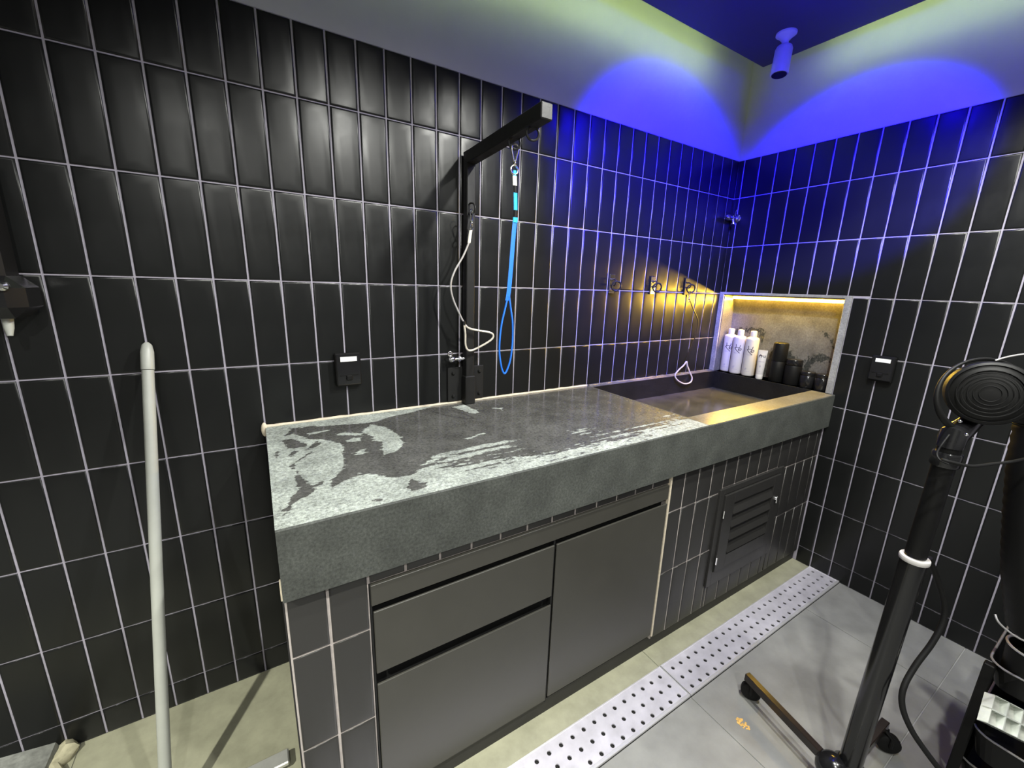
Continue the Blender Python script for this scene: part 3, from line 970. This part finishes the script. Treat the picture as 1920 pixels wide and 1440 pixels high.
# weatherproof socket boxes
def socket(name, label, c, wall):
    t = thing(name, label, 'socket box', c, 'weatherproof socket boxes')
    Rz = Matrix.Rotation(0 if wall == 'back' else -math.pi / 2, 4, 'Z')
    T = Matrix.Translation(c) @ Rz
    b = MB()
    b.box((-0.049, -0.030, -0.067), (0.049, -0.005, 0.067), T=T, ch=0.004)
    b.build('housing', M['mattplastic'], t)
    b = MB()
    b.box((-0.047, -0.040, -0.060), (0.047, -0.0305, 0.062), T=T, ch=0.004)
    b.build('flap', M['gloss'], t)
    b = MB()
    b.box((-0.030, -0.0408, 0.036), (0.032, -0.0401, 0.055), T=T)
    b.build('sticker', M['label'], t)
    b = MB()
    b.box((-0.012, -0.047, -0.040), (0.012, -0.0401, -0.020), T=T, ch=0.003)
    b.box((-0.034, -0.0415, -0.0215), (0.034, -0.0401, -0.0185), T=T)
    b.build('catch', M['mattplastic'], t)
socket('socket_box', 'black socket box on the back wall left of the grooming arm', (-2.481, 0, 1.291), 'back')
socket('socket_box', 'black socket box on the right wall beside the lit niche', (0, -0.967, 1.275), 'right')

# ------------------------------------------------------------------ bottles on the niche sill
def polar(c, r, a0, u, v):
    a = a0 + u / r
    return (c[0] + r * math.cos(a), c[1] + r * math.sin(a), c[2] + v)


def strokes(b, c, r, a0, lines, rad):
    for ln in lines:
        pts = []
        for (u0, v0), (u1, v1) in zip(ln[:-1], ln[1:]):
            for k in range(4):
                t = k / 4
                pts.append(polar(c, r, a0, u0 + (u1 - u0) * t, v0 + (v1 - v0) * t))
        pts.append(polar(c, r, a0, *ln[-1]))
        b.tube(pts, rad, 6)


SILL = NZ0 + 0.0005
U = 0.078 / 305
def zl(pts): return [((x - 800) * U, 0.205 - (y - 500) * U) for x, y in pts]
LOGO = [zl([(745, 495), (752, 540), (750, 585), (735, 600), (720, 590)]), zl([(852, 508), (848, 550), (832, 595), (812, 635)]), zl([(752, 585), (790, 575), (832, 580)]),
        zl([(722, 590), (760, 640), (800, 680), (858, 725)]), zl([(815, 655), (840, 622), (872, 598), (888, 612), (882, 640), (850, 662), (825, 650)])]
def white_bottle(c, label, h=0.255):
    t = thing('shampoo_bottle', label, 'bottle', (*c, SILL), 'white shampoo bottles in the niche')
    T = Matrix.Translation((*c, SILL))
    r = 0.0405
    b = MB()
    b.lathe([(0.034, 0), (0.039, 0.004), (r, 0.012), (r, h - 0.012), (0.039, h - 0.003), (0.034, h + 0.004), (0.022, h + 0.009), (0.018, h + 0.012)], 32, T)
    b.build('body', M['white'], t, smooth=True)
    b = MB()
    b.lathe([(0.0195, h + 0.012), (0.0200, h + 0.014), (0.0200, h + 0.042), (0.0185, h + 0.048), (0.010, h + 0.050)], 20, T)
    b.build('cap', M['cap'], t, smooth=True)
    a0 = math.atan2(CAM.y - c[1], CAM.x - c[0]) - 0.12
    b = MB()
    cc = (c[0], c[1], SILL)
    strokes(b, cc, r + 0.0002, a0, LOGO, 0.0019)
    b.build('logo', M['ink'], t)
    b = MB()
    strokes(b, cc, r + 0.0001, a0, [[(-0.021, 0.150), (-0.008, 0.150)], [(-0.006, 0.150), (0.006, 0.150)], [(0.008, 0.150), (0.016, 0.150)], [(-0.018, 0.144), (0.012, 0.144)]], 0.0007)
    b.build('small_print', M['inkpale'], t)
    b = MB()
    ring_ = [(-0.012 + 0.006 * math.cos(k * math.pi / 4), 0.050 + 0.006 * math.sin(k * math.pi / 4)) for k in range(9)]
    strokes(b, cc, r + 0.0001, a0, [ring_, [(-0.018, 0.043), (-0.006, 0.057)], [(-0.022, 0.034), (-0.012, 0.034)], [(-0.010, 0.034), (0.004, 0.034)], [(0.006, 0.034), (0.014, 0.034)]], 0.0009)
    b.build('emblem', M['inkpale'], t)
white_bottle((0.074, -0.078), 'white shampoo bottle at the left end of the niche, nearest the corner')
white_bottle((0.054, -0.158), 'white shampoo bottle between the other two white bottles in the niche')
white_bottle((0.056, -0.244), 'white shampoo bottle beside the small white tube in the niche')

t = thing('cream_tube', 'small white squeeze tube with a black dog mark standing on its cap', 'tube', (0.026, -0.338, SILL))
T = Matrix.Translation((0.026, -0.338, SILL))
b = MB()
b.lathe([(0.020, 0), (0.021, 0.002), (0.021, 0.030), (0.020, 0.032)], 24, T)
b.build('cap', M['cap'], t, smooth=True)
# the tube flattens from a circle at the cap to a crimped seam on top
a0 = math.atan2(CAM.y + 0.338, CAM.x - 0.026)
dn = Vector((math.cos(a0), math.sin(a0), 0))
dr = Vector((-math.sin(a0), math.cos(a0), 0))
vs, fs = [], []
lv = [(0.032, 0.0215, 0.0215), (0.05, 0.022, 0.021), (0.10, 0.0235, 0.0165), (0.15, 0.025, 0.009), (0.172, 0.0262, 0.0025), (0.190, 0.0264, 0.0018)]
for z, a, d in lv:
    for k in range(24):
        an = 2 * math.pi * k / 24
        p = dr * (a * math.cos(an)) + dn * (d * math.sin(an))
        vs.append((0.026 + p.x, -0.338 + p.y, SILL + z))
for i in range(len(lv) - 1):
    for k in range(24):
        fs.append((i * 24 + k, i * 24 + (k + 1) % 24, (i + 1) * 24 + (k + 1) % 24, (i + 1) * 24 + k))
fs.append(tuple((len(lv) - 1) * 24 + k for k in range(24)))
MB().add(vs, fs).build('body', M['white'], t, smooth=True)
def tub(u, v, off=0.0008):
    d = np.interp(v, [q[0] for q in lv], [q[2] for q in lv])
    a = np.interp(v, [q[0] for q in lv], [q[1] for q in lv])
    d = d * math.sqrt(max(0.05, 1 - (u / a) ** 2))
    p = dn * (d + off) + dr * u
    return (0.026 + p.x, -0.338 + p.y, SILL + v)
b = MB()
dog = [[(-0.018, 0.146), (-0.016, 0.155), (-0.012, 0.160), (-0.006, 0.157), (-0.002, 0.152), (0.003, 0.155)], [(-0.017, 0.150), (-0.018, 0.140)], [(-0.006, 0.154), (-0.005, 0.141)], [(-0.014, 0.155), (-0.004, 0.153)],
       [(0.005, 0.156), (0.008, 0.149), (0.011, 0.156)], [(0.008, 0.149), (0.008, 0.142)], [(0.013, 0.155), (0.020, 0.155), (0.013, 0.143), (0.020, 0.143)]]
for k, ln in enumerate(dog):
    b.tube([tub(*p) for p in ln], 0.0024 if k in (0, 3) else 0.0014, 6)
b.build('logo', M['ink'], t)
b = MB()
b.tube([tub(-0.017, 0.116), tub(0.0, 0.116)], 0.0016, 6)
b.tube([tub(0.003, 0.116), tub(0.017, 0.116)], 0.0016, 6)
b.tube([tub(-0.004 + 0.004 * math.cos(k * math.pi / 4), 0.085 + 0.005 * math.sin(k * math.pi / 4)) for k in range(9)], 0.0012, 6)
b.tube([tub(-0.006, 0.052), tub(0.0, 0.052)], 0.0012, 6)
b.build('small_print', M['inkpale'], t)

t = thing('tall_black_bottle', 'tall matt black cylinder bottle between the white tube and the jar', 'bottle', (0.060, -0.425, SILL))
T = Matrix.Translation((0.060, -0.425, SILL))
b = MB()
b.lathe([(0.040, 0), (0.0425, 0.003), (0.0425, 0.128), (0.0415, 0.130)], 32, T)
b.build('body', M['mattplastic'], t, smooth=True)
b = MB()
b.lathe([(0.0415, 0.131), (0.0425, 0.133), (0.0425, 0.236), (0.040, 0.246), (0.034, 0.250), (0.004, 0.251)], 32, T)
b.build('cap', M['mattplastic'], t, smooth=True)
t = thing('black_jar', 'wide black screw-lid jar standing right of the tall black bottle', 'jar', (0.056, -0.520, SILL))
T = Matrix.Translation((0.056, -0.520, SILL))
b = MB()
b.lathe([(0.043, 0), (0.046, 0.004), (0.046, 0.110), (0.043, 0.120), (0.038, 0.122)], 32, T)
b.build('body', M['mattplastic'], t, smooth=True)
b = MB()
b.lathe([(0.044, 0.123), (0.0455, 0.125), (0.0455, 0.150), (0.043, 0.157), (0.004, 0.158)], 32, T)
b.build('lid', M['gloss'], t, smooth=True)
for k, (c, lab) in enumerate((((0.042, -0.611), 'short black jar beside the wide screw-lid jar in the niche'), ((0.044, -0.691), 'short black jar at the right end of the niche, against the frame'))):
    t = thing('short_black_jar', lab, 'jar', (*c, SILL), 'short black jars in the niche')
    T = Matrix.Translation((*c, SILL))
    b = MB()
    b.lathe([(0.036, 0), (0.0385, 0.003), (0.0385, 0.072), (0.036, 0.075)], 28, T)
    b.build('body', M['gloss'], t, smooth=True)
    b = MB()
    b.lathe([(0.037, 0.076), (0.0385, 0.078), (0.0385, 0.094), (0.036, 0.099), (0.004, 0.100)], 28, T)
    b.build('lid', M['gloss'], t, smooth=True)

# ------------------------------------------------------------------ squeegee, curb, dispenser on the left
sq = thing('floor_squeegee', 'pale grey long-handled floor squeegee leaning against the back wall', 'squeegee', (-3.153, -0.459, 0))
A, B_ = Vector((-3.153, -0.459, 0.035)), Vector((-3.083, -0.030, 1.428))
d = (B_ - A).normalized()
mb = MB()
mb.lathe([(0.0160, 0), (0.0158, 1.37)], 20, frame_to(d, A))
mb.build('handle', M['pvc'], sq, smooth=True)
L_ = (B_ - A).length
mb = MB()
mb.lathe([(0.0168, 1.372), (0.0172, 1.376), (0.0172, L_ - 0.03), (0.013, L_ - 0.008), (0.006, L_)], 20, frame_to(d, A))
mb.build('handle_cap', M['pvc'], sq, smooth=True)
mb = MB()
mb.box((-3.48, -0.470, 0.022), (-2.826, -0.418, 0.040), ch=0.004)
mb.box((-3.19, -0.480, 0.040), (-3.115, -0.425, 0.056), ch=0.004)
mb.build('head', M['alu'], sq)
MB().box((-3.475, -0.448, 0.0005), (-2.830, -0.438, 0.024)).build('rubber_blade', M['rubber'], sq)

curb = MB()
vs = [(-4.2, -0.30, 0.0), (-3.50, -0.30, 0.0), (-3.50, -0.004, 0.0), (-4.2, -0.004, 0.0), (-4.2, -0.30, 0.16), (-3.515, -0.30, 0.045), (-3.515, -0.004, 0.045), (-4.2, -0.004, 0.16)]
curb.add(vs, [(0, 3, 2, 1), (4, 5, 6, 7), (0, 1, 5, 4), (1, 2, 6, 5), (2, 3, 7, 6), (3, 0, 4, 7)])
cu = thing('stone_threshold', 'rough grey stone threshold with yellow mortar at the lower left', 'threshold', (-3.8, -0.15, 0))
curb.build('slab', M['stonecurb'], cu)
mb = MB()
pp = [(-3.492 + 0.012 * math.sin(k * 1.7), -0.004 - 0.026 * k, 0.016 + 0.006 * math.sin(k * 2.3)) for k in range(12)]
mb.tube(pp, [0.022 + 0.007 * math.sin(k * 1.3) for k in range(12)], 8)
mb.build('mortar_bead', M['mortar'], cu, smooth=True)

ds = thing('wall_dispenser', 'black rounded wall dispenser at the left edge of the back wall', 'dispenser', (-3.45, -0.08, 1.5))
mb = MB()
mb.box((-3.66, -0.140, 1.520), (-3.325, -0.0062, 1.930), ch=0.03)
mb.build('body', M['mattplastic'], ds)
mb = MB()
mb.box((-3.64, -0.160, 1.515), (-3.290, -0.010, 1.625), ch=0.03)
mb.build('lower_cover', M['gloss'], ds)
mb = MB()
mb.box((-3.372, -0.152, 1.735), (-3.354, -0.136, 1.815), ch=0.006)
mb.build('lever', M['wire'], ds)
mb = MB()
mb.lathe([(0.012, 0), (0.012, 0.010), (0.006, 0.016)], 14, frame_to((0, -1, 0), (-3.318, -0.158, 1.60)))
mb.build('knob', M['chrome'], ds, smooth=True)
mb = MB()
mb.lathe([(0.012, 0), (0.010, 0.03), (0.006, 0.05)], 12, frame_to((0, -0.2, -1), (-3.345, -0.10, 1.517)))
mb.build('nozzle', M['pvc'], ds, smooth=True)

# crumbs on the floor
mb = MB()
for k in range(46):
    a, r = random.uniform(0, 6.28), 0.022 * math.sqrt(random.random())
    mb.sphere((-1.306 + r * math.cos(a) * 0.8, -1.174 + r * math.sin(a) * 1.2, 0.001), random.uniform(0.002, 0.0042), 6, 4, sc=(1.3, 1.1, 0.4))
cr = mb.build('crumbs', M['crumb'])
cr['kind'] = 'stuff'
cr['label'] = 'small patch of golden crumbs on the grey floor near the drain'
cr['category'] = 'crumbs'

# ------------------------------------------------------------------ lamps
def lamp_fixture(name, label, c, aim, group, lens):
    t = thing(name, label, 'spotlight', c, group)
    b = MB()
    b.lathe([(0.046, 0), (0.046, 0.008), (0.032, 0.018), (0.016, 0.035), (0.013, 0.065)], 28, frame_to((0, 0, -1), c))
    b.build('ceiling_rose', M['lampbody'], t, smooth=True)
    d_ = Vector(aim).normalized()
    p0 = Vector(c) + Vector((0, 0, -0.052))
    b = MB()
    b.lathe([(0.022, 0.0), (0.034, 0.008), (0.039, 0.020), (0.040, 0.128), (0.038, 0.134)], 28, frame_to(d_, p0))
    b.build('barrel', M['lampbody'], t, smooth=True)
    b = MB()
    b.lathe([(0.035, 0.1335), (0.033, 0.136)], 28, frame_to(d_, p0))
    b.build('lens', M[lens], t, smooth=True)
    return t
lamp_fixture('spotlight', 'blue-lit cylinder spotlight hanging from the dark ceiling panel near the corner', (-0.403, -0.406, PANEL_Z), (-0.10, -0.02, -1), 'spotlights on the ceiling panel', 'gloss')
for S_, aim, lab in ((TWIN, (-0.754, 0, 2.105), 'blue spotlight on the ceiling panel aimed at the back wall'), (TWIN2, (0, -0.655, 2.25), 'blue spotlight on the ceiling panel aimed at the right wall')):
    TW = thing('spotlight', lab, 'spotlight', (S_[0], S_[1], PANEL_Z), 'spotlights on the ceiling panel')
    dv = (Vector(aim) - Vector(S_)).normalized()
    b = MB()
    b.lathe([(0.046, 0), (0.046, 0.008), (0.012, 0.03), (0.010, PANEL_Z - S_[2] - 0.03)], 20, frame_to((0, 0, -1), (S_[0], S_[1], PANEL_Z)))
    b.build('ceiling_rose', M['lampbody'], TW, smooth=True)
    b = MB()
    b.lathe([(0.030, -0.16), (0.040, -0.14), (0.040, -0.045), (0.038, -0.040)], 20, frame_to(dv, S_))
    b.build('barrel', M['lampbody'], TW, smooth=True)
for i, (p, e, c) in enumerate(DOWN_LAMPS):
    t = thing('downlight', 'round recessed downlight in the dark ceiling panel, ' + ['above the sink end', 'above the middle of the room', 'above the left end of the counter', 'above the squeegee', 'above the trolley'][i], 'downlight', (p[0], p[1], PANEL_Z), 'downlights in the ceiling panel')
    b = MB()
    b.lathe([(0.055, 0), (0.055, 0.004), (0.042, 0.008)], 24, frame_to((0, 0, -1), (p[0], p[1], PANEL_Z)))
    b.build('trim_ring', M['lampbody'], t, smooth=True)
    b = MB()
    b.lathe([(0.040, 0.0085), (0.038, 0.010)], 24, frame_to((0, 0, -1), (p[0], p[1], PANEL_Z)))
    b.build('lens', M['lens'], t)

# ------------------------------------------------------------------ stand dryer
def ray(u, v, depth):
    return CAM + (RIGHT * ((u - 960) / 772.379) + DOWN * ((v - 720) / 772.379) + FWD) * depth

dr_ = thing('stand_dryer', 'black pet dryer on a wheeled pole stand in the right foreground', 'dryer', (-1.23, -1.474, 0))
P0 = Vector((-1.236, -1.474, 0.06))
P1 = Vector((-1.205, -1.484, 1.27))
pd = (P1 - P0).normalized()
Lp = (P1 - P0).length
def onp(z): return P0 + pd * ((z - P0.z) / pd.z)
mb = MB()
mb.lathe([(0.0305, 0), (0.0305, 0.845)], 28, frame_to(pd, P0))
mb.build('lower_pole', M['gloss'], dr_, smooth=True)
mb = MB()
mb.lathe([(0.0335, 0.838), (0.0345, 0.842), (0.0345, 0.848), (0.0335, 0.851), (0.020, 0.852)], 28, frame_to(pd, P0))
mb.build('collar', M['cap'], dr_, smooth=True)
mb = MB()
mb.lathe([(0.0245, 0.857), (0.0245, Lp)], 28, frame_to(pd, P0))
mb.build('upper_pole', M['mattplastic'], dr_, smooth=True)
mb = MB()
mb.sphere((-1.268, -1.447, 0.092), 0.052, 24, 14, sc=(1, 1, 0.95))
mb.lathe([(0.040, 0.0), (0.046, 0.01), (0.046, 0.06), (0.034, 0.075)], 24, frame_to(pd, P0))
mb.build('hub', M['gloss'], dr_, smooth=True)
M['legmetal'] = pmat('black_gloss_leg', (0.02, 0.014, 0.012), 0.22, var=0.1)
def leg(a, b, wc, wdir, sgn=1):
    a, b = Vector(a), Vector(b)
    dd = (b - a).normalized()
    side = dd.cross(Vector((0, 0, 1))).normalized()
    upv = side.cross(dd)
    Tm = Matrix((side, dd, upv)).transposed().to_4x4()
    Tm.translation = a
    q = MB()
    q.box((-0.0125, 0, -0.018), (0.0125, (b - a).length, 0.014), T=Tm, ch=0.002)
    lg = q.build('leg', M['legmetal'], dr_)
    wd = Vector(wdir).normalized()
    q = MB()
    q.lathe([(0.012, -0.016), (0.030, -0.016), (0.036, -0.011), (0.0375, 0), (0.036, 0.011), (0.030, 0.016), (0.012, 0.016)], 24, frame_to(wd, wc))
    q.build('wheel', M['rubber'], lg, smooth=True)
    q = MB()
    ax = Vector(wc)
    q.tube([ax - wd * 0.020 , ax - wd * 0.020 + Vector((0, 0, 0.036)), Vector((b.x, b.y, b.z - 0.012)) - dd * 0.012], 0.006, 8)
    q.tube([ax + wd * 0.020 , ax + wd * 0.020 + Vector((0, 0, 0.036)), Vector((b.x, b.y, b.z - 0.012)) - dd * 0.012], 0.006, 8)
    q.tube([ax - wd * 0.021, ax + wd * 0.021], 0.005, 8)
    q.build('fork', M['mattplastic'], lg, smooth=True)
leg((-1.262, -1.425, 0.100), (-1.192, -1.108, 0.104), (-1.178, -1.128, 0.0385), (1, 0.5, 0))
leg((-1.215, -1.470, 0.100), (-0.930, -1.478, 0.104), (-0.935, -1.500, 0.0385), (0.8, 0.6, 0))
leg((-1.290, -1.470, 0.100), (-1.570, -1.520, 0.104), (-1.560, -1.520, 0.0385), (0.3, 1, 0))
leg((-1.250, -1.500, 0.100), (-1.270, -1.790, 0.104), (-1.270, -1.785, 0.0385), (1, 0.2, 0))

DH = 1.06
hc = ray(1856, 738, DH)
ax = (CAM - hc).normalized()
ax = (ax + RIGHT * 0.16 + Vector((0, 0, -0.05))).normalized()
Th = frame_to(ax, hc)
mb = MB()
mb.lathe([(0.030, -0.26), (0.050, -0.24), (0.066, -0.20), (0.078, -0.13), (0.082, -0.05), (0.083, -0.012), (0.080, 0.0), (0.074, 0.004), (0.072, 0.0), (0.060, 0.006), (0.058, 0.002), (0.030, 0.008), (0.004, 0.009)], 40, Th)
mb.build('motor_housing', M['mattplastic'], dr_, smooth=True)
for k in range(5):
    rr = 0.020 + 0.010 * k
    mb = MB()
    mb.tube([Th @ Vector((rr * math.cos(2 * math.pi * q / 32), rr * math.sin(2 * math.pi * q / 32), 0.010)) for q in range(32)], 0.0009, 6, True)
    mb.build('intake_ring', M['rubber'], dr_, smooth=True)
# flat hoop yoke around the housing
hp = []
for k in range(30):
    a = math.radians(248 - k * 6.6)
    hp.append(ray(1846 + 90 * math.cos(a), 747 - 74 * math.sin(a), DH + 0.05))
mb = MB()
fl = (CAM - hc).normalized()
mb.tube(hp, [0.010 - 0.0055 * min(1, k / 16) for k in range(30)], 10)
mb.build('hoop_yoke', M['mattplastic'], dr_, smooth=True)
mb = MB()
mb.tube(smooth_path([ray(1866, 676, DH), ray(1890, 669, DH - 0.01), ray(1925, 664, DH - 0.02), ray(1960, 668, DH - 0.02)], 5), 0.0022, 8)
mb.build('rim_wire', M['wire'], dr_, smooth=True)
mb = MB()
pt = onp(1.25)
mb.tube([pt, pt + Vector((0.0, 0.0, 0.03)), hc - ax * 0.09 + Vector((0, 0, -0.075))], [0.028, 0.030, 0.022], 14)
mb.lathe([(0.029, -0.02), (0.031, -0.016), (0.031, 0.016), (0.029, 0.02)], 20, frame_to(pd, onp(1.215)))
mb.build('tilt_clamp', M['gloss'], dr_, smooth=True)
for q in (ray(1812, 815, DH - 0.05), ray(1800, 790, DH - 0.03)):
    mb = MB()
    mb.sphere(q, 0.0042, 8, 6)
    mb.build('screw', M['chrome'], dr_, smooth=True)
mb = MB()
mb.tube(smooth_path([ray(1800, 872, 1.06), ray(1768, 862, 1.03), ray(1790, 868, 1.02), ray(1822, 874, 1.03), ray(1860, 870, 1.05), ray(1905, 864, 1.06), ray(1960, 850, 1.08)], 5), 0.0038, 8)
mb.build('support_ring', M['rubber'], dr_, smooth=True)
mb = MB()
mb.tube(smooth_path([ray(1780, 815, 1.10), ray(1765, 835, 1.10), ray(1757, 850, 1.10), ray(1762, 862, 1.09), ray(1778, 870, 1.08)], 5), 0.0024, 8)
mb.build('cord_loop', M['rubber'], dr_, smooth=True)
mb = MB()
mb.tube(smooth_path([ray(1866, 1152, 1.19), ray(1872, 1166, 1.18), ray(1890, 1183, 1.17), ray(1915, 1199, 1.165), ray(1950, 1212, 1.165)], 5), 0.0026, 8)
mb.build('hose_clip', M['wire'], dr_, smooth=True)
hp = smooth_path([hc - ax * 0.12 + RIGHT * 0.07, ray(1960, 780, 1.14), ray(1950, 880, 1.15), ray(1942, 980, 1.17), ray(1938, 1080, 1.20), ray(1945, 1180, 1.24)], 10)
mb = MB()
mb.tube(hp, [0.062 + (0.002 if k % 2 else -0.001) for k in range(len(hp))], 20)
mb.build('hose', M['mattplastic'], dr_, smooth=True)
mb = MB()
mb.tube(smooth_path([ray(1742, 1046, 1.215), ray(1757, 1085, 1.24), ray(1770, 1130, 1.25), ray(1768, 1165, 1.25), ray(1748, 1205, 1.25), ray(1715, 1250, 1.25), ray(1694, 1290, 1.24), ray(1692, 1325, 1.23), ray(1707, 1365, 1.21), ray(1733, 1405, 1.19), ray(1768, 1450, 1.17), ray(1830, 1520, 1.15)], 6), 0.0078, 10)
mb.build('power_cord', M['rubber'], dr_, smooth=True)

# ------------------------------------------------------------------ trolley with bins
tr = thing('trolley', 'black trolley with open bins in the lower right foreground', 'trolley', (-0.70, -1.87, 0))
TX0, TX1, TY1, TY0 = -0.900, -0.480, -1.640, -2.080
for x, y in ((TX0 + 0.012, TY1 - 0.012), (TX1, TY1 - 0.012), (TX0 + 0.012, TY0), (TX1, TY0)):
    mb = MB()
    mb.box((x - 0.013, y - 0.013, 0.05), (x + 0.013, y + 0.013, 0.515), ch=0.003)
    mb.build('post', M['mattplastic'], tr)
    mb = MB()
    mb.lathe([(0.010, -0.010), (0.024, -0.010), (0.025, 0), (0.024, 0.010), (0.010, 0.010)], 16, frame_to((0.6, 0.8, 0), (x, y, 0.026)))
    mb.build('caster', M['rubber'], tr, smooth=True)
def rrect(x0, x1, y0, y1, r, n=5):
    out = []
    for cx, cy, a in ((x1 - r, y1 - r, 0), (x0 + r, y1 - r, 90), (x0 + r, y0 + r, 180), (x1 - r, y0 + r, 270)):
        for k in range(n + 1):
            an = math.radians(a + 90 * k / n)
            out.append((cx + r * math.cos(an), cy + r * math.sin(an)))
    return out
def bin_(x0, x1, y0, y1, z0, z1, r=0.05):
    q = MB()
    A_ = rrect(x0, x1, y0, y1, r)
    B2 = rrect(x0 + 0.02, x1 - 0.02, y0 + 0.02, y1 - 0.02, r * 0.8)
    n_ = len(A_)
    vs = [(*p, z0) for p in B2] + [(*p, z1) for p in A_] + [(p[0] * 0.985 + 0.015 * (x0 + x1) / 2, p[1] * 0.985 + 0.015 * (y0 + y1) / 2, z1) for p in A_] + [(p[0] * 0.985 + 0.015 * (x0 + x1) / 2, p[1] * 0.985 + 0.015 * (y0 + y1) / 2, z0 + 0.006) for p in B2]
    fs = [tuple(reversed(range(n_)))]
    for l in range(3):
        for k in range(n_):
            fs.append((l * n_ + k, l * n_ + (k + 1) % n_, (l + 1) * n_ + (k + 1) % n_, (l + 1) * n_ + k))
    fs.append(tuple(3 * n_ + k for k in range(n_)))
    q.add(vs, fs)
    o = q.build('bin', M['mattplastic'], tr)
    q = MB()
    q.tube([(*p, z1) for p in A_], 0.0032, 6, True)
    q.build('bin_rim', M['wire'], o, smooth=True)
    return o
bin_(TX0 + 0.002, TX1, TY0, TY1 - 0.006, 0.44, 0.522)
bin_(TX0 - 0.030, TX1, TY0, TY1 - 0.020, 0.19, 0.290)
bin_(TX0 + 0.002, TX1, TY0, TY1 - 0.006, 0.07, 0.14)
cup = thing('black_holder_cup', 'black open cup with a bright metal rim on the trolley top', 'cup', (-0.84, -1.715, 0.47))
mb = MB()
T = Matrix.Translation((-0.842, -1.722, 0.0))
mb.lathe([(0.045, 0.4465), (0.052, 0.452), (0.060, 0.60), (0.057, 0.60), (0.050, 0.455), (0.01, 0.452)], 28, T)
mb.build('body', M['mattplastic'], cup, smooth=True)
mb = MB()
mb.tube(ring((-0.842, -1.722, 0.601), 0.0595, 0, (0, 0, 1), 32), 0.0036, 8, True)
mb.build('rim', M['steelrim'], cup, smooth=True)
bx = thing('clear_compartment_box', 'pale clear plastic compartment box standing in the lower trolley bin', 'box', (-0.905, -1.73, 0.21))
# four open compartments tilted towards the viewer
o0 = ray(1866, 1303, 1.24)
ex = (ray(1920, 1331, 1.26) - o0) * 2.0
ey = (ray(1852, 1356, 1.20) - o0)
nz_ = ey.cross(ex).normalized()
if nz_.dot(CAM - o0) < 0:
    nz_ = -nz_
mb = MB()
nx, ny = 4, 2
def bp_(u, v, hh): return o0 + ex * u + ey * v + nz_ * hh
g = 0.035
def slabq(u0, u1, v0, v1, h0, h1):
    vs = [bp_(u, v, hh) for hh in (h0, h1) for u, v in ((u0, v0), (u1, v0), (u1, v1), (u0, v1))]
    mb.add(vs, [(0, 1, 2, 3), (4, 7, 6, 5), (0, 4, 5, 1), (1, 5, 6, 2), (2, 6, 7, 3), (3, 7, 4, 0)])
slabq(0, 1, 0, 1, -0.024, -0.020)
for i in range(nx + 1):
    u = i / nx
    slabq(max(0, u - g / 4), min(1, u + g / 4), 0, 1, -0.020, 0.0)
for j in range(ny + 1):
    v = j / ny
    slabq(0, 1, max(0, v - g / 1.5), min(1, v + g / 1.5), -0.020, 0.0)
mb.build('divided_tray', M['clearbox'], bx)
for i in range(nx):
    for j in range(ny):
        mb = MB()
        q = [bp_((i + a) / nx, (j + c_) / ny, hh) for a, c_, hh in ((0.1, 0.1, -0.019), (0.9, 0.1, -0.019), (0.9, 0.9, -0.012), (0.1, 0.9, -0.012))]
        mb.add(q, [(0, 1, 2, 3)])
        mb.build('cell_film', M['alu'], bx)
